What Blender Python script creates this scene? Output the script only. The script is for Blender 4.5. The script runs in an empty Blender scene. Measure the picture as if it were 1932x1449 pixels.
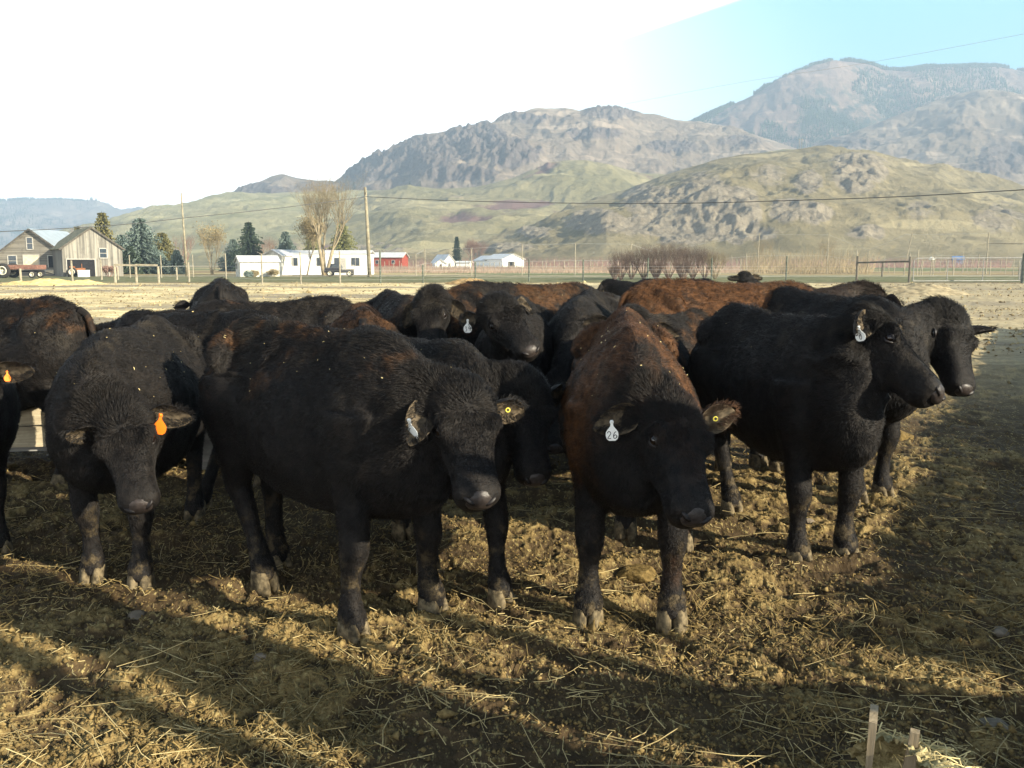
import bpy, bmesh, math, random
import numpy as np
from mathutils import Vector, Matrix, Quaternion
from mathutils.bvhtree import BVHTree

C = bpy.context.scene.collection
SC = bpy.context.scene
rnd = random.Random(7)

# ------------------------------------------------------------------ camera
CAM_H = 1.6
PITCH = math.atan((724.5 - 496.0) / 1673.0)
cam_data = bpy.data.cameras.new('camera')
cam_data.sensor_width = 36.0
cam_data.lens = 36.0 * 1673.0 / 1932.0
cam_data.clip_start = 0.05
cam_data.clip_end = 30000.0
cam = bpy.data.objects.new('camera', cam_data)
C.objects.link(cam)
cam.location = (0, 0, CAM_H)
cam.rotation_euler = (math.pi / 2 - PITCH, 0, 0)
SC.camera = cam

# ------------------------------------------------------------------ light
SUN_EL = math.radians(21.0)
SKY_CYAN = (1.9, 5.1, 6.6); SKY_WHITE = (18, 18, 17.5)
SUN_AZ = math.radians(121.0)          # clockwise from +Y: low sun behind the camera's right shoulder
SUN_V = Vector((math.sin(SUN_AZ) * math.cos(SUN_EL), math.cos(SUN_AZ) * math.cos(SUN_EL), math.sin(SUN_EL)))
world = bpy.data.worlds.new('World')
SC.world = world
world.use_nodes = True
wn, wl = world.node_tree.nodes, world.node_tree.links
for n in list(wn): wn.remove(n)
wo = wn.new('ShaderNodeOutputWorld')
bg = wn.new('ShaderNodeBackground'); bg.inputs['Strength'].default_value = 0.05
sky = wn.new('ShaderNodeTexSky'); sky.sky_type = 'NISHITA'; sky.sun_disc = False
sky.sun_elevation = SUN_EL; sky.sun_rotation = SUN_AZ
sky.air_density = 1.0; sky.dust_density = 0.6; sky.ozone_density = 1.0
tint = wn.new('ShaderNodeMix'); tint.data_type = 'RGBA'; tint.blend_type = 'MULTIPLY'
tint.inputs[0].default_value = 1.0; tint.inputs[7].default_value = (1.0, 1.04, 1.0, 1)
# bright low sky: pale cyan haze all round the horizon, whitening into a veil of cloud toward the left
tc = wn.new('ShaderNodeTexCoord')
sepn = wn.new('ShaderNodeSeparateXYZ'); wl.new(tc.outputs['Generated'], sepn.inputs[0])
def wmath(op, a, b=0.0, c=0.0):
    n = wn.new('ShaderNodeMath'); n.operation = op
    for i, x in enumerate((a, b, c)):
        if isinstance(x, (int, float)): n.inputs[i].default_value = x
        else: wl.new(x, n.inputs[i])
    return n.outputs[0]
def wrange(v, a, b, c=0.0, d=1.0):
    n = wn.new('ShaderNodeMapRange'); n.interpolation_type = 'SMOOTHSTEP'; wl.new(v, n.inputs['Value'])
    for k, x in zip(('From Min', 'From Max', 'To Min', 'To Max'), (a, b, c, d)): n.inputs[k].default_value = x
    return n.outputs[0]
def wmix(f, a, b):
    n = wn.new('ShaderNodeMix'); n.data_type = 'RGBA'
    for i, x in ((0, f), (6, a), (7, b)):
        if isinstance(x, (tuple, list)): n.inputs[i].default_value = (*x[:3], 1)
        elif isinstance(x, (int, float)): n.inputs[i].default_value = x
        else: wl.new(x, n.inputs[i])
    return n.outputs[2]
noi = wn.new('ShaderNodeTexNoise'); noi.inputs['Scale'].default_value = 2.2; noi.inputs['Detail'].default_value = 4
wl.new(tc.outputs['Generated'], noi.inputs['Vector'])
dotn = wn.new('ShaderNodeVectorMath'); dotn.operation = 'DOT_PRODUCT'
wl.new(tc.outputs['Generated'], dotn.inputs[0]); dotn.inputs[1].default_value = (-1.0, 0.12, -0.75)
edge = wmath('MULTIPLY_ADD', noi.outputs['Fac'], 0.10, dotn.outputs['Value'])
veil = wrange(edge, -0.36, 0.20)
low = wrange(sepn.outputs[2], 0.27, 0.44, 1.0, 0.0)
wl.new(sky.outputs[0], tint.inputs[6])
pn = Vector((0.0196, 1.0, 0.2031)).cross(Vector((0.2472, 1.0, 0.2799))).normalized()   # the veil's straight diagonal edge
dn2 = wn.new('ShaderNodeVectorMath'); dn2.operation = 'DOT_PRODUCT'
wl.new(tc.outputs['Generated'], dn2.inputs[0]); dn2.inputs[1].default_value = pn * (1 if pn.z > 0 else -1)
side = wrange(dn2.outputs['Value'], -0.002, 0.006, 0.0, 1.0)
veil = wmath('MAXIMUM', veil, side)
glow = wmix(veil, SKY_CYAN, SKY_WHITE)
fin = wmix(low, tint.outputs[2], glow)
wl.new(fin, bg.inputs['Color']); wl.new(bg.outputs[0], wo.inputs['Surface'])

sun_data = bpy.data.lights.new('sun', 'SUN')
sun_data.energy = 5.0; sun_data.angle = math.radians(0.55); sun_data.color = (1.0, 0.90, 0.70)
sun = bpy.data.objects.new('sun', sun_data); C.objects.link(sun)
sun.rotation_euler = SUN_V.to_track_quat('Z', 'Y').to_euler()

SC.view_settings.view_transform = 'Standard'; SC.view_settings.look = 'None'
SC.view_settings.exposure = 1.75; SC.view_settings.gamma = 1.0
SC.view_settings.use_curve_mapping = False
SC.cycles.max_bounces = 6; SC.cycles.diffuse_bounces = 2; SC.cycles.glossy_bounces = 2
SC.cycles.volume_bounces = 0; SC.cycles.transparent_max_bounces = 8
SC.cycles.use_adaptive_sampling = True
SC.cycles.use_denoising = True
SC.render.threads_mode = 'AUTO'

# ------------------------------------------------------------------ helpers
SP, CP = math.sin(PITCH), math.cos(PITCH)
def ray(px, py):
    """direction of the photo's pixel (1932x1449), scaled so that y is 1"""
    xc, yc = (px - 966.0) / 1673.0, (724.5 - py) / 1673.0
    dy = CP + yc * SP
    return xc / dy, (-SP + yc * CP) / dy
def G(px, py, z=0.0):
    a, b = ray(px, py)
    Y = (CAM_H - z) / -b
    return Vector((a * Y, Y, z))
def P(px, py, Y):
    a, b = ray(px, py)
    return Vector((a * Y, Y, CAM_H + b * Y))

def tag(o, label=None, cat=None, group=None, kind=None):
    if label: o['label'] = label
    if cat: o['category'] = cat
    if group: o['group'] = group
    if kind: o['kind'] = kind
    return o
def empty(name, loc=(0, 0, 0), rz=0.0):
    o = bpy.data.objects.new(name, None); C.objects.link(o)
    o.location = loc; o.rotation_euler = (0, 0, rz); o.empty_display_size = 0.2
    return o
class MB:
    def __init__(s): s.v = []; s.f = []
    def add(s, vs, fs):
        n = len(s.v); s.v += [tuple(v) for v in vs]; s.f += [tuple(i + n for i in f) for f in fs]
    def box(s, c, d, rz=0.0, M=None):
        hx, hy, hz = d[0] / 2, d[1] / 2, d[2] / 2
        vs = [Vector((x, y, z)) for x in (-hx, hx) for y in (-hy, hy) for z in (-hz, hz)]
        if M is None: M = Matrix.Rotation(rz, 3, 'Z')
        vs = [M @ v + Vector(c) for v in vs]
        s.add(vs, [(0, 1, 3, 2), (4, 6, 7, 5), (0, 4, 5, 1), (2, 3, 7, 6), (0, 2, 6, 4), (1, 5, 7, 3)])
    def bar(s, a, b, w, h):
        a, b = Vector(a), Vector(b); d = b - a; L = d.length
        q = d.to_track_quat('X', 'Z').to_matrix()
        s.box((a + b) / 2, (L, w, h), M=q)
    def tube(s, pts, rad, n=8, cap=True):
        pts = [Vector(p) for p in pts]
        if not hasattr(rad, '__len__'): rad = [rad] * len(pts)
        rings = []
        for i, p in enumerate(pts):
            d = (pts[min(i + 1, len(pts) - 1)] - pts[max(i - 1, 0)])
            if d.length < 1e-9: d = Vector((0, 0, 1))
            d.normalize()
            u = d.orthogonal().normalized() if i == 0 else (u - d * u.dot(d)).normalized()
            w = d.cross(u)
            rings.append([p + (u * math.cos(2 * math.pi * k / n) + w * math.sin(2 * math.pi * k / n)) * rad[i] for k in range(n)])
        vs = [v for r in rings for v in r]; fs = []
        for i in range(len(pts) - 1):
            for k in range(n):
                a, b = i * n + k, i * n + (k + 1) % n
                fs.append((a, b, b + n, a + n))
        if cap:
            fs.append(tuple(reversed(range(n)))); fs.append(tuple((len(pts) - 1) * n + k for k in range(n)))
        s.add(vs, fs)
    def build(s, name, mat, parent=None, smooth=False, loc=None, rz=0.0):
        me = bpy.data.meshes.new(name); me.from_pydata(s.v, [], s.f); me.update()
        if mat:
            me.materials.append(mat)
        if smooth: me.shade_smooth()
        o = bpy.data.objects.new(name, me); C.objects.link(o)
        if parent: o.parent = parent
        if loc is not None: o.location = loc
        if rz: o.rotation_euler = (0, 0, rz)
        return o
def np_mesh(name, V, F, mat, parent=None, smooth=True):
    me = bpy.data.meshes.new(name)
    V = np.asarray(V, np.float32); F = np.asarray(F, np.int32)
    me.vertices.add(len(V)); me.vertices.foreach_set('co', V.ravel())
    k = F.shape[1]
    me.loops.add(F.size); me.loops.foreach_set('vertex_index', F.ravel())
    me.polygons.add(len(F)); me.polygons.foreach_set('loop_start', np.arange(0, F.size, k, dtype=np.int32))
    me.update(calc_edges=True)
    if smooth: me.shade_smooth()
    if mat: me.materials.append(mat)
    o = bpy.data.objects.new(name, me); C.objects.link(o)
    if parent: o.parent = parent
    return o
def copy_tree(o, parent=None):
    c = o.copy(); C.objects.link(c); c.parent = parent
    for ch in list(o.children): copy_tree(ch, c)
    return c

# noise ---------------------------------------------------------------
def _hash(ix, iy, seed):
    h = (ix.astype(np.int64) * 374761393 + iy.astype(np.int64) * 668265263 + seed * 1442695041) & 0xFFFFFFFF
    h = ((h ^ (h >> 13)) * 1274126177) & 0xFFFFFFFF
    return ((h ^ (h >> 16)) & 0xFFFFFF) / float(0xFFFFFF)
def vnoise(x, y, seed=0):
    x, y = np.asarray(x, float), np.asarray(y, float)
    ix, iy = np.floor(x), np.floor(y); fx, fy = x - ix, y - iy
    fx = fx * fx * fx * (fx * (fx * 6 - 15) + 10); fy = fy * fy * fy * (fy * (fy * 6 - 15) + 10)
    a, b = _hash(ix, iy, seed), _hash(ix + 1, iy, seed)
    c, d = _hash(ix, iy + 1, seed), _hash(ix + 1, iy + 1, seed)
    return (a + (b - a) * fx) * (1 - fy) + (c + (d - c) * fx) * fy
def fbm(x, y, oct=5, seed=0, gain=0.5, ridged=False):
    s, a, t = 0.0, 1.0, 0.0
    for i in range(oct):
        n = vnoise(x, y, seed + i * 17)
        if ridged: n = 1 - abs(2 * n - 1)
        s = s + a * n; t += a; a *= gain
        x, y = (x * 1.62 - y * 1.18) + 5.3, (x * 1.18 + y * 1.62) + 1.7
    return s / t
def worley(x, y, seed=0):
    ix, iy = np.floor(x), np.floor(y)
    f1 = np.full(np.shape(x), 9.0); cid = np.zeros(np.shape(x))
    for dx in (-1, 0, 1):
        for dy in (-1, 0, 1):
            cx, cy = ix + dx, iy + dy
            px, py = cx + _hash(cx, cy, seed), cy + _hash(cx, cy, seed + 5)
            d = np.hypot(px - x, py - y)
            m = d < f1
            cid = np.where(m, _hash(cx, cy, seed + 9), cid); f1 = np.minimum(f1, d)
    return f1, cid

# materials -----------------------------------------------------------
class NT:
    """small node-tree builder"""
    def __init__(s, name):
        s.m = bpy.data.materials.new(name); s.m.use_nodes = True
        s.t = s.m.node_tree; s.N = s.t.nodes; s.L = s.t.links
        s.b = s.N['Principled BSDF']
        s.co = s.N.new('ShaderNodeTexCoord')
    def noise(s, scale, detail=4, rough=0.55, vec=None, dist=0.0, out='Fac'):
        n = s.N.new('ShaderNodeTexNoise'); n.inputs['Scale'].default_value = scale
        n.inputs['Detail'].default_value = detail; n.inputs['Roughness'].default_value = rough
        n.inputs['Distortion'].default_value = dist
        s.L.new(vec or s.co.outputs['Object'], n.inputs['Vector']); return n.outputs[out]
    def vor(s, scale, vec=None, out='Distance', rnd=1.0):
        n = s.N.new('ShaderNodeTexVoronoi'); n.inputs['Scale'].default_value = scale
        n.inputs['Randomness'].default_value = rnd
        s.L.new(vec or s.co.outputs['Object'], n.inputs['Vector']); return n.outputs[out]
    def mapped(s, scale, rot=(0, 0, 0), src='Object', loc=(0, 0, 0)):
        n = s.N.new('ShaderNodeMapping'); n.inputs['Scale'].default_value = scale
        n.inputs['Rotation'].default_value = rot; n.inputs['Location'].default_value = loc
        s.L.new(s.co.outputs[src], n.inputs['Vector']); return n.outputs[0]
    def rng(s, v, a, b, c=0.0, d=1.0, smooth=True):
        n = s.N.new('ShaderNodeMapRange'); s.L.new(v, n.inputs['Value'])
        if smooth: n.interpolation_type = 'SMOOTHSTEP'
        for k, x in zip(('From Min', 'From Max', 'To Min', 'To Max'), (a, b, c, d)): n.inputs[k].default_value = x
        return n.outputs[0]
    def mix(s, f, a, b, mode='MIX'):
        n = s.N.new('ShaderNodeMix'); n.data_type = 'RGBA'; n.blend_type = mode
        for i, x in ((0, f), (6, a), (7, b)):
            if isinstance(x, (tuple, list)): n.inputs[i].default_value = (*x[:3], 1)
            elif isinstance(x, (int, float)): n.inputs[i].default_value = x
            else: s.L.new(x, n.inputs[i])
        return n.outputs[2]
    def math(s, op, a, b=0.0, c=0.0):
        n = s.N.new('ShaderNodeMath'); n.operation = op
        for i, x in enumerate((a, b, c)):
            if isinstance(x, (int, float)): n.inputs[i].default_value = x
            else: s.L.new(x, n.inputs[i])
        return n.outputs[0]
    def sep(s, src=None):
        n = s.N.new('ShaderNodeSeparateXYZ'); s.L.new(src or s.co.outputs['Object'], n.inputs[0]); return n.outputs
    def attr(s, name):
        n = s.N.new('ShaderNodeAttribute'); n.attribute_name = name; return n.outputs['Fac']
    def normal_z(s):
        n = s.N.new('ShaderNodeNewGeometry'); return s.sep(n.outputs['Normal'])[2]
    def rand(s):
        n = s.N.new('ShaderNodeObjectInfo'); return n.outputs['Random']
    def bump(s, h, strength=0.5, dist=0.02):
        n = s.N.new('ShaderNodeBump'); n.inputs['Strength'].default_value = strength
        n.inputs['Distance'].default_value = dist; s.L.new(h, n.inputs['Height'])
        s.L.new(n.outputs[0], s.b.inputs['Normal']); return n
    def fin(s, col, rough=0.8, spec=0.3, metal=0.0):
        for k, x in (('Base Color', col), ('Roughness', rough)):
            if isinstance(x, (tuple, list)): s.b.inputs[k].default_value = (*x[:3], 1)
            elif isinstance(x, (int, float)): s.b.inputs[k].default_value = x
            else: s.L.new(x, s.b.inputs[k])
        s.b.inputs['Specular IOR Level'].default_value = spec; s.b.inputs['Metallic'].default_value = metal
        return s.m
def plain(name, col, rough=0.7, spec=0.3, var=0.25, scale=6.0, metal=0.0, bump=0.0):
    t = NT(name)
    d = tuple(c * (1 - var) for c in col); l = tuple(min(1, c * (1 + var)) for c in col)
    n = t.noise(scale, 5)
    if bump: t.bump(n, bump, 0.02)
    return t.fin(t.mix(t.rng(n, .3, .7), d, l), rough, spec, metal)
# ================================================================== THE SETTING
# ---- ground: one polar sheet, fine near the camera
def ground_material():
    t = NT('pen_ground')
    xyz = t.sep(); Yc = xyz[1]; Xc = xyz[0]
    n1 = t.noise(0.9, 4); n2 = t.noise(6.0, 5, 0.6); n3 = t.noise(38.0, 4, 0.7)
    straw = t.noise(60.0, 3, 0.6, t.mapped((1, .35, 1), (0, 0, .5)))
    h = t.attr('clod')
    dark = t.mix(t.rng(n2, .3, .7), (.045, .030, .016), (.085, .058, .029))
    mid = t.mix(t.rng(n3, .35, .65), (.150, .103, .042), (.245, .178, .074))
    c = t.mix(t.rng(h, .22, .62), dark, mid)
    c = t.mix(t.math('MULTIPLY', t.rng(straw, .56, .66), t.rng(n2, .35, .6)), c, (.32, .255, .11))
    # trampled hay gets paler and drier further out in the pen
    far = t.rng(Yc, 7, 26)
    hay = t.mix(t.rng(t.noise(1.6, 5, .65, t.mapped((.35, 1, 1))), .36, .62), (.36, .28, .14), (.74, .62, .36))
    greyd = t.mix(t.rng(n2, .3, .7), (.20, .165, .11), (.34, .29, .20))
    hay = t.mix(t.rng(t.noise(.16, 4, .6, t.mapped((.35, 1, 1))), .47, .60), hay, greyd)
    c = t.mix(far, c, hay)
    # bare trodden grey earth toward the right
    rt = t.math('MULTIPLY', t.rng(t.math('MULTIPLY_ADD', Yc, -.30, Xc), 1.5, 7), t.rng(Yc, 5, 16))
    c = t.mix(t.math('MULTIPLY', rt, .75), c, greyd)
    # grass strip beyond the pen fence, then road, then fields
    yn = t.math('MULTIPLY_ADD', t.noise(.25, 3), 5.0, Yc)
    grass = t.mix(t.rng(t.noise(.8, 5, .7), .35, .65), (.085, .10, .045), (.20, .185, .095))
    c = t.mix(t.rng(yn, 74, 77), c, grass)
    edge = t.rng(t.math('ABSOLUTE', t.math('SUBTRACT', yn, 75)), 0, 3, 1, 0)
    c = t.mix(t.math('MULTIPLY', edge, .7), c, (.13, .09, .045))
    road = (.36, .31, .22)
    c = t.mix(t.math('MULTIPLY', t.rng(Yc, 106, 107), t.rng(Yc, 113, 114, 1, 0)), c, road)
    fld = t.mix(t.rng(t.noise(.05, 4, .6, t.mapped((.3, 1, 1))), .4, .6), (.22, .15, .085), (.40, .33, .17))
    fld = t.mix(t.rng(t.noise(.012, 3, .5), .5, .56), fld, (.15, .165, .07))
    c = t.mix(t.rng(yn, 117, 124), c, fld)
    t.bump(t.mix(.5, n3, straw), 0.9, 0.016)
    return t.fin(c, .9, .12)

def ground_height(X, Y):
    r = np.hypot(X, Y)
    h = 0.06 * (fbm(X * .45, Y * .45, 3, 3) - .5)                        # gentle unevenness
    wx, wy = fbm(X * 5, Y * 5, 3, 8) - .5, fbm(X * 5, Y * 5, 3, 28) - .5
    h = h + .085 * (fbm(X * 1.1 + Y * .3, Y * 1.9 - X * .4, 3, 13, .5, True) - .55) * np.clip((r - 1) / 3, 0, 1)
    f, cid = worley(X * 5.2 + 3.2 * wx, Y * 5.2 + 3.2 * wy, 2)
    pat = np.clip(1.25 - f * 1.9, 0, .62) * (cid > .45) * (.3 + .7 * cid)       # trodden flat pats, ragged edges
    f2, c2 = worley(X * 15 + 3.5 * wx, Y * 15 + 3.5 * wy, 6)
    lump = np.clip(1 - f2 * f2 * 2.6, 0, 1) * np.clip(c2 * 1.8 - .8, 0, 1)
    f3, c3 = worley(X * 2.1 + 1.2 * wx, Y * 2.1 + 1.2 * wy, 26)
    pock = np.clip(.36 - f3, 0, .2) * (c3 > .35) * 4.0                          # hoof pocks
    rough = np.clip(fbm(X * 1.1, Y * 1.1, 4, 31) * 3.0 - .95, .08, 1.0)
    rg1 = fbm(X * 9, Y * 9, 5, 51, .72, True)
    tuft = fbm(X * 36, Y * 36, 3, 71, .75)
    fade = np.clip(1 - (r - 9) / 16, 0.15, 1)
    z = h + rough * (.030 * pat + .010 * lump + .036 * (rg1 - .5)) * fade - .038 * pock * fade + .022 * (tuft - .5) * fade
    # ruts / ridges of hay far out
    z = z + .10 * np.clip(fbm(X * .25, Y * .7, 4, 61) - .42, 0, 1) * np.clip((r - 14) / 10, 0, 1) * np.clip((74 - Y) / 8, 0, 1)
    mask = np.clip(rough * (.7 * pat + .35 * lump + .8 * (rg1 - .45)) + .55 * (tuft - .25) - .3 * pock, 0, 1)
    return z, mask

def near_h(x, y):
    return float(ground_height(np.array([x]), np.array([y]))[0][0])

def build_ground():
    a_dense = np.linspace(-36, 36, 900)
    a_rest = np.linspace(36, 324, 76)[1:-1]
    az = np.radians(np.concatenate([a_dense, a_rest]))
    r0 = np.linspace(.4, 2.5, 14)[:-1]
    r1 = 1 / np.linspace(1 / 2.5, 1 / 13.0, 430)
    r2 = np.geomspace(13.0, 120, 120)[1:]
    r3 = np.geomspace(120, 3250, 30)[1:]
    r = np.concatenate([r0, r1, r2, r3])
    R, A = np.meshgrid(r, az, indexing='ij')
    X, Y = R * np.sin(A), R * np.cos(A)
    Z, M = ground_height(X, Y)
    k = np.clip((200 - R) / 120, 0, 1); Z = Z * k
    Y = np.maximum(Y, -400); X = np.clip(X, -2900, 2300)
    nr, na = R.shape
    V = np.stack([X, Y, Z], -1).reshape(-1, 3)
    V = np.vstack([V, [[0, 0, 0]]])
    i = np.arange(nr - 1)[:, None] * na; j = np.arange(na)[None, :]; j2 = (j + 1) % na
    F = np.stack([i + j, i + na + j, i + na + j2, i + j2], -1).reshape(-1, 4)
    F = F[:, ::-1]
    o = np_mesh('ground', V, F, GROUND_MAT)
    # centre fan
    bm = bmesh.new(); bm.from_mesh(o.data); bm.verts.ensure_lookup_table()
    c = bm.verts[len(V) - 1]
    for q in range(na):
        bm.faces.new((bm.verts[q], bm.verts[(q + 1) % na], c))
    bmesh.ops.recalc_face_normals(bm, faces=bm.faces[-na:])
    for f in bm.faces[-na:]:
        if f.normal.z < 0: f.normal_flip()
        f.smooth = True
    bm.to_mesh(o.data); bm.free()
    at = o.data.attributes.new('clod', 'FLOAT', 'POINT')
    at.data.foreach_set('value', np.append(M.ravel(), 0).astype(np.float32))
    o['kind'] = 'structure'
    return o
GROUND_MAT = ground_material()
build_ground()

# ---- hills
def hill_material(name, grassA, grassB, rock, rockamt=.5, veg=None, seed=0.0, vt=.98):
    t = NT(name)
    s = 1.0
    v = t.mapped((1, 1, 1), loc=(seed, seed, 0))
    g = t.mix(t.rng(t.noise(.008 * s, 5, .6, v), .38, .62), grassA, grassB)
    g = t.mix(t.math('MULTIPLY', t.rng(t.noise(.05, 6, .7, v), .42, .62), .55), g, tuple(x * .62 for x in grassA))
    # pale trampled tracks contouring the slope
    g = t.mix(t.math('MULTIPLY', t.rng(t.noise(.02, 4, .5, t.mapped((.4, 1, 3.5))), .60, .66), .6), g, tuple(min(1, x * 1.5) for x in grassB))
    steep = t.attr('rocky')
    rn = t.noise(.07, 6, .75, v)
    rk = t.mix(t.rng(t.noise(.16, 6, .75, v), .35, .65), tuple(x * .60 for x in rock), rock)
    f = t.rng(t.math('MULTIPLY_ADD', rn, .8, steep), .92 - rockamt * .32, 1.14 - rockamt * .32)
    c = t.mix(f, g, rk)
    if veg:
        vn = t.noise(.045, 6, .7, v); vz = t.attr('gully')
        f2 = t.rng(t.math('MULTIPLY_ADD', vn, .7, vz), vt, vt + .14)
        c = t.mix(f2, c, veg)
    t.bump(t.noise(.35, 8, .78, v), 1.0, 2.5)
    return t.fin(c, .95, .05)

def hill(name, sil, base, crest, mat, noise=6.0, rough=0.5, gul=0.4, rocks=(), nx=420, ny=150, seed=1, back=.35, prof=1.0, warp=0.0, fine=1.0):
    """sil: skyline pixels; the slope runs from `base` metres to `crest` metres away"""
    sx = np.array([p[0] for p in sil], float); sy = np.array([p[1] for p in sil], float)
    px = np.linspace(sx[0], sx[-1], nx)
    # smooth interpolation of the skyline
    py = np.interp(px, sx, sy)
    k = np.ones(7) / 7; pad = np.pad(py, 3, mode='edge'); py = np.convolve(pad, k, 'valid')
    xc, yc = (px - 966) / 1673, (724.5 - py) / 1673
    dy = CP + yc * SP; ax = xc / dy; bz = (-SP + yc * CP) / dy
    t = np.concatenate([np.linspace(0, 1, ny), np.linspace(1, 1 + back, 26)[1:]])
    T, AX = np.meshgrid(t, ax, indexing='ij'); _, BZ = np.meshgrid(t, bz, indexing='ij')
    cy = crest * (1 + .06 * np.sin(AX * 9 + seed)); Yd = base + (cy - base) * T
    X = AX * Yd
    Hc = CAM_H + BZ * cy
    pr = np.where(T <= 1, (1 - (1 - np.clip(T, 0, 1)) ** 1.6) * .35 + .65 * np.clip(T, 0, 1) ** prof, 1 - ((T - 1) / back) ** 1.5 * .7)
    Z = Hc * pr
    L = noise * 6
    env = np.clip(T * 5, 0, 1) * np.clip((1.03 - T) * 6, .10, 1)
    n1 = fbm(X / L / 2.2 + seed * 3, Yd / L / 3.2, 5, seed, .5, True)           # spurs running down the slope
    n2 = fbm(X / L * 2.2, Yd / L * 1.6, 5, seed + 40, .62)
    n3 = fbm(X / L * 7, Yd / L * 6, 4, seed + 60, .7, True)
    Z = Z + env * (noise * 2.6 * gul * (n1 - .55) + noise * rough * (n2 - .5) * 1.6)
    rk = np.zeros_like(Z)
    PX = np.interp(AX.ravel(), ax, px).reshape(AX.shape)
    bz_now = (Z - CAM_H) / Yd
    # pixel row of every vertex (for placing the outcrops where the photo has them)
    tanp = SP / CP
    yc_now = (bz_now * CP + SP) / (CP - bz_now * SP); PY = 724.5 - yc_now * 1673
    for (cx, cyy, wx, wy, s) in rocks:
        d = ((PX - cx) / wx) ** 2 + ((PY - cyy) / wy) ** 2 + 1.1 * (n2 - .5)
        rk = np.maximum(rk, s * np.clip(1.25 - d, 0, 1))
    crag = fbm(X / 13.0, Yd / 20.0, 5, seed + 90, .68, True)
    Z = Z + rk * fine * (crag - .42) * noise * 1.0 + env * rough * noise * .28 * (n3 - .5)
    V = np.stack([X, Yd, Z], -1).reshape(-1, 3); na = len(px); nr = len(t)
    i = np.arange(nr - 1)[:, None] * na; j = np.arange(na - 1)[None, :]
    F = np.stack([i + j, i + j + 1, i + na + j + 1, i + na + j], -1).reshape(-1, 4)
    V[:na, 2] = -3
    o = np_mesh(name, V, F, mat)
    a = o.data.attributes.new('rocky', 'FLOAT', 'POINT'); a.data.foreach_set('value', (rk * .75 + .25 * n3).ravel().astype(np.float32))
    a = o.data.attributes.new('gully', 'FLOAT', 'POINT'); a.data.foreach_set('value', np.clip(1.15 - n1 * 1.1, 0, 1).ravel().astype(np.float32))
    o['kind'] = 'structure'
    return o, (X, Yd, Z, PX, T, n1)

m_front = hill_material('hill_grass_rock', (.232, .195, .105), (.325, .272, .158), (.37, .315, .23), .52, None)
m_mid = hill_material('hill_grass', (.24, .215, .108), (.335, .29, .16), (.36, .28, .20), .12, (.20, .12, .10), 50)
m_rocky = hill_material('hill_sage_rock', (.20, .155, .115), (.27, .215, .16), (.16, .13, .115), .7, None, 90)
m_left = hill_material('hill_pale_grass', (.28, .27, .14), (.37, .335, .19), (.28, .22, .15), .3, None, 20)
m_far = hill_material('mountain_brown', (.15, .105, .085), (.20, .14, .105), (.13, .095, .08), .5, (.03, .042, .034), 30, .64)
m_blue = hill_material('mountain_far', (.16, .14, .12), (.26, .21, .17), (.10, .09, .08), .6, (.03, .04, .03), 10)

ROCKS_F = [(1130, 420, 70, 26, .9), (1230, 385, 60, 38, .9), (1330, 385, 70, 60, 1), (1400, 405, 45, 60, 1.1), (1620, 325, 60, 38, 1.1), (1530, 345, 30, 26, .8),
           (1490, 400, 40, 28, .8), (1540, 405, 40, 22, .9), (1400, 440, 90, 22, .8), (1010, 440, 35, 14, .8), (1640, 440, 40, 18, .7), (1890, 420, 60, 40, .5),
           (700, 470, 70, 14, .9), (1230, 430, 120, 26, .7), (960, 470, 60, 12, .6), (1740, 400, 40, 22, .5), (1300, 455, 60, 16, .6), (1450, 330, 50, 26, .5)]
hill('near_hill', [(560, 500), (620, 486), (680, 470), (740, 462), (800, 464), (860, 470), (900, 462), (930, 448), (980, 428), (1040, 408), (1090, 392), (1130, 372), (1200, 352), (1260, 328), (1340, 304),
      (1400, 292), (1450, 288), (1520, 285), (1560, 281), (1600, 287), (1640, 284), (1700, 298), (1760, 314), (1850, 331), (1932, 352), (2080, 372), (2260, 395), (2400, 420)],
     340, 660, m_front, 6.0, .55, 1.0, ROCKS_F, 620, 250, 3, prof=.9, fine=1.3)
hill('middle_hill', [(300, 505), (400, 470), (480, 452), (560, 432), (620, 420), (680, 408), (740, 398), (820, 386), (880, 378), (960, 372), (1040, 376), (1120, 382), (1200, 400), (1300, 420), (1400, 440)],
     470, 800, m_mid, 9, .35, .9, [(560, 470, 40, 14, .6)], 360, 130, 11, prof=.8)
hill('upper_hill', [(560, 420), (640, 392), (700, 362), (760, 352), (820, 358), (900, 352), (960, 338), (1010, 318), (1060, 302), (1100, 305), (1150, 312), (1200, 325), (1260, 330), (1330, 312), (1400, 296), (1480, 282), (1560, 290), (1640, 300)],
     640, 900, m_mid, 9, .5, 1.0, [(1030, 315, 40, 10, .8), (860, 372, 40, 8, .5)], 380, 120, 17, prof=.9)
hill('left_hill', [(60, 470), (130, 450), (200, 428), (262, 409), (300, 399), (340, 391), (380, 383), (430, 375), (480, 371), (540, 366), (600, 362), (680, 358), (760, 360), (840, 372), (920, 392)],
     560, 1000, m_left, 11, .35, 1.0, [(520, 420, 60, 10, .3)], 320, 130, 23, prof=.9)
hill('left_rocky_hill', [(300, 400), (380, 384), (420, 370), (450, 357), (480, 345), (510, 331), (530, 326), (552, 333), (600, 343), (640, 346), (700, 352), (760, 360)],
     900, 1200, m_rocky, 13, .6, 1.0, [(470, 360, 80, 16, .9), (600, 352, 60, 10, .8)], 240, 90, 29)
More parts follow.
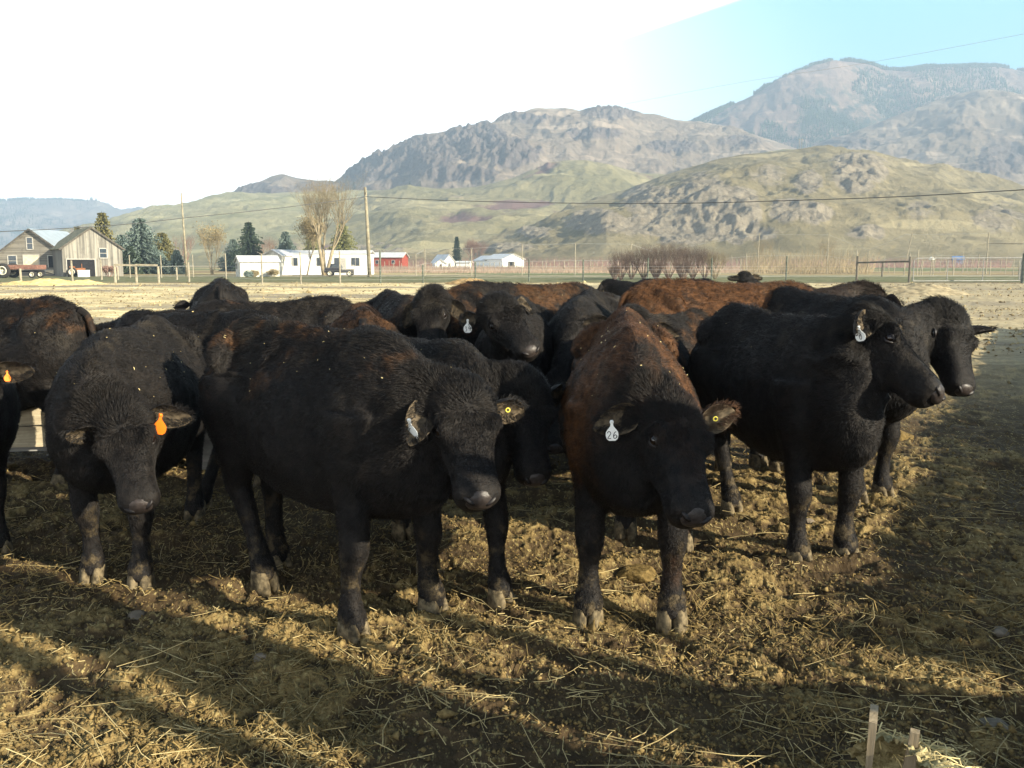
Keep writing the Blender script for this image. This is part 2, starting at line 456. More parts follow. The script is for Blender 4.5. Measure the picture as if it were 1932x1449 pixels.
ROCKS_C = [(720, 300, 70, 40, 1.1), (800, 290, 80, 36, 1.1), (900, 270, 60, 40, 1.2), (960, 290, 60, 30, 1), (860, 330, 90, 16, .8), (1120, 255, 60, 12, .6), (1150, 215, 60, 12, .8), (1270, 280, 60, 14, .6), (990, 225, 60, 12, .6), (1400, 270, 60, 12, .5), (680, 330, 40, 16, 1)]
hill('rocky_mountain', [(600, 372), (630, 345), (650, 332), (690, 304), (740, 286), (770, 268), (800, 255), (850, 243), (900, 237), (920, 232), (945, 219), (975, 210), (1010, 203), (1040, 205), (1070, 206),
      (1100, 213), (1130, 208), (1160, 206), (1200, 214), (1240, 218), (1280, 228), (1330, 236), (1400, 247), (1450, 262), (1500, 279), (1540, 292), (1600, 310), (1700, 330)],
     800, 1300, m_rocky, 16, .8, 1.0, ROCKS_C, 520, 190, 37, prof=1.05, fine=1.5)
ROCKS_E = [(1600, 270, 90, 14, .5), (1900, 300, 60, 50, .5)]
hill('right_mountain', [(1440, 330), (1500, 300), (1545, 274), (1600, 256), (1640, 240), (1680, 222), (1720, 208), (1760, 192), (1800, 180), (1850, 171), (1890, 175), (1932, 180), (2050, 170), (2200, 190), (2400, 230)],
     900, 1450, m_rocky, 17, .7, 1.3, ROCKS_E, 380, 150, 41, prof=1.1)
dd = hill('forested_mountain', [(1180, 300), (1260, 262), (1320, 229), (1350, 215), (1385, 200), (1420, 186), (1450, 172), (1480, 155), (1510, 141), (1540, 125), (1575, 120), (1610, 121), (1640, 128), (1670, 137), (1700, 139),
      (1740, 136), (1790, 131), (1840, 128), (1880, 129), (1932, 138), (2040, 150), (2200, 150), (2400, 200)],
     1350, 1900, m_far, 24, .7, 1.4, [(1500, 170, 60, 40, .5)], 420, 160, 53, prof=1.1)
aa = hill('blue_mountain', [(-500, 400), (-300, 385), (-120, 388), (0, 382), (40, 379), (100, 381), (160, 383), (200, 388), (230, 397), (262, 404), (320, 412), (420, 430), (560, 450)],
     2000, 2900, m_blue, 32, .8, 1.2, [], 260, 100, 61, prof=1.1)

# ---- conifers on the far mountains: uncountable, one object each
def forest(name, grid, n, seed, h0, h1, thresh, label, mat, crestbias=.0):
    X, Y, Z, PX, T, n1 = grid; rg = np.random.default_rng(seed)
    dens = fbm(X / 150, Y / 190, 4, seed)
    ok = (dens > thresh) & (T > .12) & (T < 1.05)
    ok |= (T > .985) & (T < 1.03) & (fbm(X / 50, Y / 50, 2, seed + 3) > .40)
    idx = np.flatnonzero(ok.ravel()); w = 1.0 + 14 * (T.ravel()[idx] > .95)
    idx = rg.choice(idx, n, p=w / w.sum())
    cx = X.ravel()[idx] + rg.normal(0, 3, n); cy = Y.ravel()[idx] + rg.normal(0, 3, n); cz = Z.ravel()[idx] - .8
    H = rg.uniform(h0, h1, n); R = H * rg.uniform(.16, .24, n)
    k = 5; V = []; F = []
    ang = np.arange(k) * 2 * np.pi / k
    for lo, hi, rr in ((.08, .62, 1.0), (.42, 1.0, .66)):
        b = len(V) and sum(len(v) for v in V) or 0
        a = ang[None, :] + rg.uniform(0, 6, n)[:, None]
        ring = np.stack([cx[:, None] + np.cos(a) * (R * rr)[:, None], cy[:, None] + np.sin(a) * (R * rr)[:, None], np.repeat((cz + H * lo)[:, None], k, 1)], -1)
        ap = np.stack([cx, cy, cz + H * hi], -1)[:, None]
        blk = np.concatenate([ring, ap], 1).reshape(-1, 3); V.append(blk)
        base = (np.arange(n) * (k + 1))[:, None] + b; j = np.arange(k)[None, :]
        F.append(np.stack([base + j, base + (j + 1) % k, np.repeat(base + k, k, 1)], -1).reshape(-1, 3))
    o = np_mesh(name, np.vstack(V), np.vstack(F), mat, smooth=False)
    return tag(o, label, 'forest', kind='stuff')
m_con = plain('far_conifer', (.030, .045, .022), .9, .05, .4, .02)
forest('mountain_forest', dd[1], 46000, 4, 5, 10, .36, 'dark conifer forest patching the highest mountain on the right', m_con)
forest('distant_forest', aa[1], 9000, 9, 7, 12, .42, 'bluish conifer forest on the far mountain at left', m_con)

# ---- haze
hz = MB(); hz.box((-350, 1495, 240), (5700, 3810, 500))
hm = bpy.data.materials.new('haze'); hm.use_nodes = True
for n in list(hm.node_tree.nodes):
    if n.type == 'BSDF_PRINCIPLED': hm.node_tree.nodes.remove(n)
hv = hm.node_tree.nodes.new('ShaderNodeVolumePrincipled')
hv.inputs['Color'].default_value = (.56, .76, 1.0, 1); hv.inputs['Density'].default_value = 0.00040
hv.inputs['Anisotropy'].default_value = 0.0
hm.node_tree.links.new(hv.outputs[0], hm.node_tree.nodes['Material Output'].inputs['Volume'])
HAZE = hz.build('haze', hm)
HAZE['kind'] = 'stuff'
# ================================================================== CATTLE
def coat_material(name, brown=0.0, hair=False, seed=0.0):
    """black winter coat; brown = how much of it has weathered to red-brown"""
    t = NT(name)
    v = t.mapped((1, 1, 1), loc=(seed * 3.1, seed * 1.7, seed))
    xyz = t.sep()
    n = t.noise(2.6, 4, .6, v); nf = t.noise(26, 4, .7, v)
    blk = t.mix(t.rng(nf, .3, .7), (.0055, .0050, .0052), (.016, .0135, .012))
    brn = t.mix(t.rng(nf, .25, .7), (.018, .0088, .0045), (.098, .045, .019) if brown > .7 else (.078, .040, .019))
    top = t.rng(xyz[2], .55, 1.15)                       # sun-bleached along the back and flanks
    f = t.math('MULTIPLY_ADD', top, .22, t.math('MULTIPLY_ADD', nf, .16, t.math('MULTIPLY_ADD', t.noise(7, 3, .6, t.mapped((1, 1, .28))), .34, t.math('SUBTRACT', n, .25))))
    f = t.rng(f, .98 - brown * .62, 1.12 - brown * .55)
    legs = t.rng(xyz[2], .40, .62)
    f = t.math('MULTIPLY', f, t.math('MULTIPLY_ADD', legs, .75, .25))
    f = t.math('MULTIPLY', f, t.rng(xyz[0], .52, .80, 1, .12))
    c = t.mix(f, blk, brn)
    # dried mud on the lower legs and a few spots on the rump
    mud = t.math('MULTIPLY', t.rng(t.noise(11, 5, .7, v), .50, .66), t.rng(xyz[2], .12, .55, .75, 0))
    c = t.mix(mud, c, (.10, .075, .04))
    dust = t.math('MULTIPLY', t.rng(t.noise(5, 5, .7, v), .52, .72), t.rng(xyz[2], .9, 1.2, 0, .35))
    c = t.mix(dust, c, (.075, .062, .045))
    if not hair:
        st = t.noise(60, 4, .7, t.mapped((.35, 1, 1)))
        t.bump(st, .6, .012)
    m = t.fin(c, .48 if hair else .60, .16 if hair else .12)
    t.b.inputs['Sheen Weight'].default_value = .0
    t.b.inputs['Sheen Roughness'].default_value = .4
    return m
COATS = {}
def coat(brown, seed):
    k = (brown, seed)
    if k not in COATS:
        COATS[k] = (coat_material('coat_skin', brown, False, seed), coat_material('coat_hair', brown, True, seed))
    return COATS[k]
M_HOOF = plain('hoof_horn', (.11, .086, .050), .8, .2, .65, 30, bump=.3)
M_NOSE = plain('nose_leather', (.026, .020, .018), .46, .35, .4, 60, bump=.15)
M_NOSTRIL = plain('nostril_skin', (.006, .004, .004), .5, .3)
M_EYE = plain('eye_dark', (.008, .005, .004), .14, .5)
M_LID = plain('eyelid_skin', (.010, .008, .008), .5, .4)
M_EARIN = plain('ear_inner_hair', (.075, .058, .038), .8, .15, .5, 40)
M_TAGW = plain('tag_white', (.80, .80, .76), .4, .4, .05)
M_TAGO = plain('tag_orange', (.95, .20, .015), .4, .4, .08)
M_TAGY = plain('tag_yellow', (.85, .72, .10), .4, .4, .05)
M_INK = plain('tag_ink', (.01, .01, .012), .6, .2, .05)
M_MUD = plain('dried_dung', (.30, .24, .12), .95, .05, .4, 30, bump=.6)

def loft(mb, rings):
    n = len(rings[0]); vs = [v for r in rings for v in r]; fs = []
    for i in range(len(rings) - 1):
        for k in range(n):
            a, b = i * n + k, i * n + (k + 1) % n
            fs.append((a, b, b + n, a + n))
    fs.append(tuple(reversed(range(n)))); fs.append(tuple((len(rings) - 1) * n + k for k in range(n)))
    mb.add(vs, fs)

def smooth_poly(pts, sub=4):
    """Catmull-Rom through rows of numbers"""
    p = np.array(pts, float); out = []
    for i in range(len(p) - 1):
        a, b, c, d = p[max(i - 1, 0)], p[i], p[i + 1], p[min(i + 2, len(p) - 1)]
        for k in range(sub):
            u = k / sub
            out.append(.5 * ((2 * b) + (-a + c) * u + (2 * a - 5 * b + 4 * c - d) * u * u + (-a + 3 * b - 3 * c + d) * u ** 3))
    out.append(p[-1]); return np.array(out)

def limb(mb, pts, sub=4, n=14):
    """pts: (x, y, z, rx, ry) - an elliptical tube; rx along heading, ry across"""
    q = smooth_poly(pts, sub); rings = []
    for i, r in enumerate(q):
        p = Vector(r[:3]); d = Vector(q[min(i + 1, len(q) - 1)][:3]) - Vector(q[max(i - 1, 0)][:3]); d.normalize()
        side = Vector((0, 1, 0)); side = (side - d * side.dot(d)).normalized(); fw = side.cross(d).normalized()
        rings.append([p + fw * math.cos(2 * math.pi * k / n) * r[3] + side * math.sin(2 * math.pi * k / n) * r[4] for k in range(n)])
    loft(mb, rings)

TORSO = [  # x, ztop, zbot, half width, ridge
    (-.815, 1.06, .86, .085), (-.79, 1.155, .74, .165), (-.70, 1.215, .66, .235), (-.56, 1.245, .565, .275), (-.40, 1.235, .50, .295),
    (-.20, 1.215, .455, .325), (.02, 1.205, .435, .340), (.22, 1.210, .44, .320), (.38, 1.225, .45, .285), (.50, 1.205, .47, .255),
    (.61, 1.150, .51, .215), (.70, 1.07, .57, .155), (.75, .97, .68, .085)]
HEAD = [  # t along the face, half width, up, down
    (-.085, .050, .030, .085), (-.055, .095, .058, .120), (.00, .122, .074, .150), (.06, .132, .080, .172), (.12, .134, .072, .188), (.17, .126, .056, .190),
    (.23, .104, .056, .178), (.30, .090, .053, .152), (.36, .086, .052, .130), (.41, .091, .054, .124), (.455, .095, .050, .116), (.485, .086, .040, .102), (.503, .060, .018, .074)]

def head_frame(poll, nose, face=None):
    h = (nose - poll).normalized()
    ref = face if face is not None else Vector((0, 0, 1)) * .9 + Vector((h.x, h.y, 0)) * .9 + Vector((.25, 0, 0))
    f = (ref - h * ref.dot(h)).normalized()
    s = f.cross(h).normalized()      # toward the animal's left
    return h, f, s

def make_cow(spec):
    """spec: pos (x,y) of the body centre, head (deg, 0 = +X, ccw), scale, poll / nose in world space or None,
       feet: dict fl fr hl hr -> world xy, brown, label, tags ..."""
    sc = spec.get('s', 1.0); fat = spec.get('fat', 1.0)
    root = empty('cow', (spec['pos'][0], spec['pos'][1], 0), math.radians(spec['dir']))
    tag(root, spec['label'], 'cow', 'young beef cattle in the pen')
    bpy.context.view_layer.update()
    W = Matrix.Translation(root.location) @ Matrix.Rotation(math.radians(spec['dir']), 4, 'Z'); WI = W.inverted()
    rg = random.Random(spec.get('seed', 1)); res = spec.get('res', .02)
    mb = MB()
    # torso
    ts = smooth_poly([(a * sc, b * sc, c * sc, d * sc * fat) for a, b, c, d in TORSO], 3); rings = []
    N = 28
    for x, zt, zb, w in ts:
        zc = zb + (zt - zb) * .47; r = []
        for k in range(N):
            a = 2 * math.pi * k / N; cy, sz = math.cos(a), math.sin(a)
            hz = (zt - zc) if sz > 0 else (zc - zb)
            wy = abs(cy) ** .86 * (1 if cy > 0 else -1) * w
            if sz > 0: wy *= 1 - (.50 if x < -.1 else .38) * sz * sz          # narrower toward the spine
            zz = abs(sz) ** .92 * (1 if sz > 0 else -1) * hz
            if sz > 0: zz *= 1.015 - .15 * abs(cy)          # the spine stands up as a ridge
            r.append(Vector((x, wy, zc + zz)))
        rings.append(r)
    loft(mb, rings)
    # hip bones and shoulder blades
    for s_ in (-1, 1):
        limb(mb, [(-.62 * sc, s_ * .10 * sc, 1.16 * sc, .03, .03), (-.55 * sc, s_ * .195 * sc, 1.09 * sc, .050 * sc, .050 * sc), (-.50 * sc, s_ * .24 * sc, 1.02 * sc, .03, .03)], 3, 8)
    # neck
    poll = WI @ spec['poll'] if 'poll' in spec else Vector(spec.get('pollL', (1.13, 0, 1.12))) * sc
    nose = WI @ spec['nose'] if 'nose' in spec else Vector(spec.get('noseL', (1.38, 0, .72))) * sc
    face = spec.get('face'); face = (WI.to_3x3() @ face) if face is not None else None
    h, f, s = head_frame(poll, nose, face)
    HL = .50 * sc * spec.get('hs', .94); hk = HL / .50
    back = poll - h * .02 * hk - f * .045 * hk
    b0 = Vector((.30 * sc, 0, .93 * sc)); b1 = Vector((.56 * sc, 0, .93 * sc))
    mid = b1.lerp(back, .5) + Vector((0, 0, .008 * sc))
    nk = smooth_poly([(*b0, .27 * sc, .20 * sc), (*b1, .235 * sc, .165 * sc), (*mid, .165 * sc, .108 * sc), (*back, .115 * hk, .086 * hk), (*(back + h * .08 * hk), .08 * hk, .07 * hk)], 5)
    rings = []; up0 = Vector((0, 0, 1))
    for i, r in enumerate(nk):
        p = Vector(r[:3]); d = Vector(nk[min(i + 1, len(nk) - 1)][:3]) - Vector(nk[max(i - 1, 0)][:3]); d.normalize()
        up = (up0 - d * up0.dot(d))
        if up.length < .3: up = (f - d * f.dot(d))
        up.normalize(); sd = up.cross(d)
        rings.append([p + up * math.sin(2 * math.pi * k / 20) * r[3] + sd * math.cos(2 * math.pi * k / 20) * r[4] for k in range(20)])
    loft(mb, rings)
    # dewlap: from brisket to throat
    thr = poll + h * .10 * hk - f * .15 * hk
    limb(mb, [(.50 * sc, 0, .62 * sc, .13 * sc, .10 * sc), (.64 * sc, 0, .66 * sc, .13 * sc, .085 * sc), (*(Vector((.66 * sc, 0, .76 * sc)).lerp(thr, .5)), .10 * sc, .05 * sc), (*thr, .06 * hk, .05 * hk)], 4, 12)
    # head
    hd = smooth_poly(HEAD, 3); rings = []
    for t_, w, u, dn in hd:
        c = poll + h * t_ * hk; r = []
        for k in range(24):
            a = 2 * math.pi * k / 24; cy, sz = math.cos(a), math.sin(a)
            wy = abs(cy) ** .8 * (1 if cy > 0 else -1) * w
            if sz < 0: wy *= 1 - .30 * sz * sz
            zz = (abs(sz) ** .85) * (u if sz > 0 else -dn)
            r.append(c + s * wy * hk + f * zz * hk)
        rings.append(r)
    loft(mb, rings)
    for s_ in (-1, 1):      # brow ridges, jaw muscles, ear roots
        e = poll + h * .165 * hk + s * s_ * .106 * hk + f * .040 * hk
        limb(mb, [(*(e - h * .045 * hk), .018, .018), (*(e + f * .012 * hk), .036 * hk, .030 * hk), (*(e + h * .05 * hk - f * .01 * hk), .016, .016)], 3, 8)
        j = poll + h * .10 * hk + s * s_ * .075 * hk - f * .085 * hk
        limb(mb, [(*(j - h * .05 * hk), .03, .03), (*j, .062 * hk, .05 * hk), (*(j + h * .09 * hk), .035 * hk, .03 * hk)], 3, 8)
        er = poll + h * .030 * hk + s * s_ * .115 * hk - f * .025 * hk
        limb(mb, [(*(er - s * s_ * .05 * hk), .045 * hk, .045 * hk), (*er, .042 * hk, .042 * hk), (*(er + s * s_ * .035 * hk), .026 * hk, .026 * hk)], 3, 8)
    # legs
    feet = spec.get('feet', {}); hoof_xy = {}
    T = spec.get('leg', 1.0)
    for key, fx, fy, hind in (('fl', .44, .135, 0), ('fr', .44, -.135, 0), ('hl', -.60, .145, 1), ('hr', -.60, -.145, 1)):
        if key in feet:
            q = WI @ Vector((feet[key][0], feet[key][1], 0)); X, Y = q.x, q.y
        else:
            X, Y = (fx + rg.uniform(-.09, .09)) * sc, (fy + rg.uniform(-.025, .025)) * sc
        hoof_xy[key] = (X, Y); sy = 1 if key[1] == 'l' else -1
        def at(px0, k, z, dx=0.0, yi=.16):  # blend from the body attachment to the foot
            return (px0 * sc * (1 - k) + X * k + dx * sc, yi * sy * sc * (1 - k) + Y * k, z * sc)
        k_ = sc * T
        if not hind:
            pts = [(*at(.40, 0, .92), .16 * k_, .10 * k_), (*at(.40, .12, .76), .145 * k_, .088 * k_), (*at(.39, .30, .62), .100 * k_, .074 * k_), (*at(.40, .48, .50, .01), .068 * k_, .060 * k_),
                   (*at(.41, .64, .39, .018), .062 * k_, .062 * k_), (*at(.41, .72, .34, .012), .060 * k_, .058 * k_), (*at(.41, .84, .24, -.004), .041 * k_, .041 * k_), (*at(.41, .94, .15, -.006), .046 * k_, .046 * k_),
                   (*at(.41, .99, .105), .056 * k_, .058 * k_), (*at(.41, 1, .062, .018), .052 * k_, .060 * k_), (*at(.41, 1, .03, .025), .050 * k_, .056 * k_)]
        else:
            pts = [(*at(-.52, 0, .98, 0, .13), .22 * k_, .12 * k_), (*at(-.50, .08, .80, 0, .15), .20 * k_, .118 * k_), (*at(-.52, .25, .66, 0, .16), .145 * k_, .092 * k_), (*at(-.60, .45, .54, -.02), .088 * k_, .066 * k_),
                   (*at(-.66, .58, .455, -.045), .066 * k_, .050 * k_), (*at(-.64, .68, .39, -.035), .056 * k_, .048 * k_), (*at(-.62, .84, .25, -.022), .043 * k_, .042 * k_), (*at(-.62, .94, .16, -.012), .047 * k_, .046 * k_),
                   (*at(-.62, .99, .105, -.002), .056 * k_, .056 * k_), (*at(-.62, 1, .062, .018), .052 * k_, .058 * k_), (*at(-.62, 1, .03, .025), .050 * k_, .054 * k_)]
        limb(mb, pts, 3, 14)
    # belly fill / udder area fold
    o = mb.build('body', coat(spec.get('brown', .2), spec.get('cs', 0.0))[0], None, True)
    rm = o.modifiers.new('r', 'REMESH'); rm.mode = 'VOXEL'; rm.voxel_size = res
    sm = o.modifiers.new('s', 'SMOOTH'); sm.factor = .6; sm.iterations = int(max(3, .055 / res * 2.2))
    dg = bpy.context.evaluated_depsgraph_get(); dg.update()
    me = bpy.data.meshes.new_from_object(o.evaluated_get(dg)); me.name = 'body'
    old = o.data; o.modifiers.clear(); o.data = me; bpy.data.meshes.remove(old)
    # gentle surface irregularity: ribs, hide folds
    n = len(me.vertices); co = np.empty(n * 3, np.float32); me.vertices.foreach_get('co', co); co = co.reshape(-1, 3)
    no = np.empty(n * 3, np.float32); me.vertices.foreach_get('normal', no); no = no.reshape(-1, 3)
    sd = spec.get('seed', 1) * 13
    d = (fbm(co[:, 0] * 5 + sd, co[:, 2] * 4 + co[:, 1] * 3, 3, 5) - .5) * .030
    d += (fbm(co[:, 0] * 14 + sd, co[:, 2] * 9 + co[:, 1] * 7, 3, 9) - .5) * .014
    xs, zs = co[:, 0] / sc, co[:, 2] / sc; side = np.clip(np.abs(no[:, 1]) * 1.6 - .3, 0, 1)
    def blob(cx, cz, wx, wz, a): return a * np.exp(-((xs - cx) / wx) ** 2 - ((zs - cz) / wz) ** 2)
    form = blob(-.36, 1.00, .10, .12, -.030) + blob(.20, .84, .07, .24, -.022) + blob(.40, .90, .13, .22, .020) + blob(.56, .86, .05, .22, -.022) + blob(-.60, .84, .15, .18, .022) + blob(-.44, .70, .07, .12, -.018) + blob(.52, .70, .08, .08, .020)
    rib = .006 * np.sin((xs * 1.0 + (zs - .8) * .35) * 62) * np.clip(1 - np.abs(xs + .04) / .26, 0, 1) * np.clip(1 - np.abs(zs - .86) / .26, 0, 1)
    d += (form + rib) * side * (1 if 1 else 0)
    lm = np.clip((co[:, 2] - .35) / .2, .3, 1); hdist = np.linalg.norm(co - np.array(poll + h * .25 * hk), axis=1); lm *= np.clip(hdist / .5 - .3, .15, 1)
    co += no * (d * lm)[:, None]
    me.vertices.foreach_set('co', co.ravel()); me.update(); me.shade_smooth()
    o.parent = root
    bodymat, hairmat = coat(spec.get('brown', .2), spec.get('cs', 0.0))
    bvh = BVHTree.FromPolygons([v.co for v in me.vertices], [tuple(p.vertices) for p in me.polygons])
    # hooves ------------------------------------------------------
    for key, (X, Y) in hoof_xy.items():
        hb = MB(); k_ = sc * T
        wx, wy = (W @ Vector((X, Y, 0)))[:2]; gz = near_h(wx, wy) * 0.5
        for c_ in (-1, 1):
            rings = []
            for z, x0, x1, w in ((.078, -.042, .050, .027), (.05, -.046, .066, .031), (.012, -.048, .082, .034), (-.030, -.048, .088, .034)):
                r = []
                for k in range(12):
                    a = 2 * math.pi * k / 12; cx_ = (x0 + x1) / 2; hx = (x1 - x0) / 2
                    xx = cx_ + hx * math.cos(a); ww = w * (1 - .30 * max(0, math.cos(a)) ** 2)
                    r.append(Vector((X + .008 + xx * k_, Y + (c_ * .031 + ww * math.sin(a) - c_ * .006 * max(0, math.cos(a))) * k_, z * k_)))
                rings.append(r)
            loft(hb, rings)
        hb.build('hoof', M_HOOF, root, True)
    # ears ----------------------------------------------------------
    detail = spec.get('detail', 1)
    tags = spec.get('tags', {}); earpose = spec.get('ears', {})
    for s_ in (1, -1):
        side = 'L' if s_ > 0 else 'R'
        ep = earpose.get(side, {})
        base = poll + h * .030 * hk + s * s_ * .134 * hk - f * .018 * hk
        if 'tip' in ep: dirv = ((WI @ ep['tip']) - base).normalized()
        else: dirv = (s * s_ * 1.0 - h * .05 - f * .12 + Vector((0, 0, -.10))).normalized()
        L = ep.get('len', .188) * hk; Wd = .060 * hk
        openv = ep.get('open'); openv = (WI.to_3x3() @ openv) if openv is not None else (f * .9 + h * .35)
        openv = (openv - dirv * openv.dot(dirv)).normalized(); cr = dirv.cross(openv)
        eb = MB(); ib = MB(); nl = 10
        prof = [(.0, .35), (.08, .55), (.2, .86), (.35, 1.0), (.5, 1.0), (.65, .90), (.8, .70), (.9, .46), (.97, .22), (1.0, .05)]
        outer = []; inner = []
        for t_, w in prof:
            c = base + dirv * L * t_ - openv * .012 * math.sin(t_ * 3.0) * hk + Vector((0, 0, -.02 * t_ * t_ * hk))
            cup = .85 * (1 - .55 * t_)
            ro, ri = [], []
            for k in range(9):
                a = (k / 8 - .5) * 2
                ang = a * (1.25 + .35 * (1 - t_))
                wv = Wd * w
                p = c + cr * math.sin(ang) * wv + openv * ((1 - math.cos(ang)) * wv * cup * 1.15)
                ro.append(p - openv * .010 * hk * (1 - abs(a)) - openv * .002); ri.append(p + openv * .006 * hk * (1 - abs(a)) + openv * .002)
            outer.append(ro); inner.append(ri)
        vs = [v for r in outer for v in r] + [v for r in reversed(inner) for v in reversed(r)]
        m_ = len(outer); vo = [v for r in outer for v in r]; vi = [v for r in inner for v in r]; fs = []
        for i in range(m_ - 1):
            for k in range(8):
                a = i * 9 + k; fs.append((a, a + 1, a + 10, a + 9))
        nb = m_ * 9; fi = [tuple(reversed([x + nb for x in q])) for q in fs]; rim = []
        for i in range(m_ - 1):
            for k in (0, 8):
                a = i * 9 + k; q = (a, a + 9, a + 9 + nb, a + nb); rim.append(q if k == 0 else q[::-1])
        eb.add(vo + vi, fs + fi + rim)
        ear = eb.build('ear', bodymat, root, True); ear.data.materials.append(M_EARIN)
        for pi in range(len(fs), len(fs) + len(fi)): ear.data.polygons[pi].material_index = 1
        if detail >= 1: ear_hair(ear, base, dirv, openv, cr, L, Wd, hk, hairmat, rg, prof)
        if side in tags:
            kind = tags[side]; at_ = base + dirv * L * kind.get('at', .45) + openv * .012 + (WI.to_3x3() @ kind['n']).normalized() * kind.get('off', .030)
            if 'tail' in kind: tail = (WI.to_3x3() @ kind['tail']).normalized()
            else: tail = Vector((0, 0, -1))
            nrm = (WI.to_3x3() @ kind['n']).normalized(); nrm = (nrm - tail * nrm.dot(tail)).normalized(); rt = nrm.cross(tail)
            ear_tag(root, at_, tail, nrm, rt, kind, hk)
    eyes = []
    # eyes, nose ------------------------------------------------------
    if detail >= 1:
        for s_ in (-1, 1):
            e = poll + h * .182 * hk + f * .016 * hk; hit = bvh.ray_cast(e + s * s_ * .3, -s * s_)
            ec = (hit[0] if hit[0] else e + s * s_ * .11) - s * s_ * .009 * hk
            eyes.append(ec + s * s_ * .02); eb = MB(); sphere(eb, ec - s * s_ * .003 * hk, .022 * hk, 14, 10); eye = eb.build('eye', M_EYE, root, True)
            lb = MB()
            for sg in (1, -1):
                pts = [ec + s * s_ * (.010 - .013 * abs(u)) * hk + h * u * .030 * hk + f * sg * (.019 - .017 * u * u) * hk for u in (-1, -.6, -.2, .2, .6, 1)]
                lb.tube(pts, [.004 * hk, .007 * hk, .0085 * hk, .0085 * hk, .007 * hk, .004 * hk], 6)
            lb.build('eyelid', M_LID, eye, True)
        nb_ = MB(); rings = []
        for t_, w, u, dn in ((.462, .052, .044, .010), (.480, .060, .043, .026), (.497, .058, .032, .040), (.511, .046, .016, .038), (.516, .020, .000, .022)):
            c = poll + h * t_ * hk
            rings.append([c + s * math.cos(2 * math.pi * k / 20) * w * hk + f * (math.sin(2 * math.pi * k / 20) * (u + dn) / 2 + (u - dn) / 2) * hk for k in range(20)])
        loft(nb_, rings); ns = nb_.build('nose', M_NOSE, root, True)
        for s_ in (-1, 1):
            qb = MB(); c = poll + h * .498 * hk + s * s_ * .042 * hk + f * .010 * hk
            M_ = Matrix((h, (s * s_ * .75 + f * .65).normalized(), Vector((0, 0, 0)))).transposed()
            ax1 = (s * s_ * .8 + f * .35 - h * .35).normalized(); ax2 = h; ax3 = ax1.cross(ax2)
            sphere(qb, c, .019 * hk, 12, 8, (ax1 * 1.4, ax2 * .9, ax3 * .62)); qb.build('nostril', M_NOSTRIL, ns, True)
    # tail -------------------------------------------------------------
    tb = MB(); sw = spec.get('tailsway', 0.0)
    tp = [(-.77, 0, 1.15), (-.825, 0, 1.12), (-.86, sw * .2, 1.00), (-.875, sw * .5, .80), (-.87, sw * .9, .60), (-.86, sw * 1.0, .48)]
    if 'tailpts' in spec: tp = [tuple((WI @ p) / sc) for p in spec['tailpts']]
    tb.tube([Vector(p) * sc for p in smooth_poly(tp, 4)], list(np.interp(np.linspace(0, 1, 4 * (len(tp) - 1) + 1), [0, .15, .6, .8, .92, 1], [.038, .028, .018, .024, .032, .012])), 8)
    tb.build('tail', bodymat, root, True)
    # coat -----------------------------------------------------------
    nh = spec.get('hair', 0)
    if nh: make_hair(root, me, co, no, poll, h, f, s, hk, sc, nh, hairmat, spec, eyes)
    return root

def sphere(mb, c, r, nu=12, nv=8, axes=None):
    X, Y, Z = axes or (Vector((1, 0, 0)), Vector((0, 1, 0)), Vector((0, 0, 1)))
    c = Vector(c); vs = [c + Z * r]
    for i in range(1, nv):
        a = math.pi * i / nv
        for k in range(nu):
            b = 2 * math.pi * k / nu
            vs.append(c + (X * math.cos(b) * math.sin(a) + Y * math.sin(b) * math.sin(a) + Z * math.cos(a)) * r)
    vs.append(c - Z * r); fs = []
    for k in range(nu): fs.append((0, 1 + k, 1 + (k + 1) % nu))
    for i in range(nv - 2):
        for k in range(nu):
            a, b = 1 + i * nu + k, 1 + i * nu + (k + 1) % nu
            fs.append((a, a + nu, b + nu, b))
    e = len(vs) - 1; b0 = 1 + (nv - 2) * nu
    for k in range(nu): fs.append((e, b0 + (k + 1) % nu, b0 + k))
    mb.add(vs, fs)

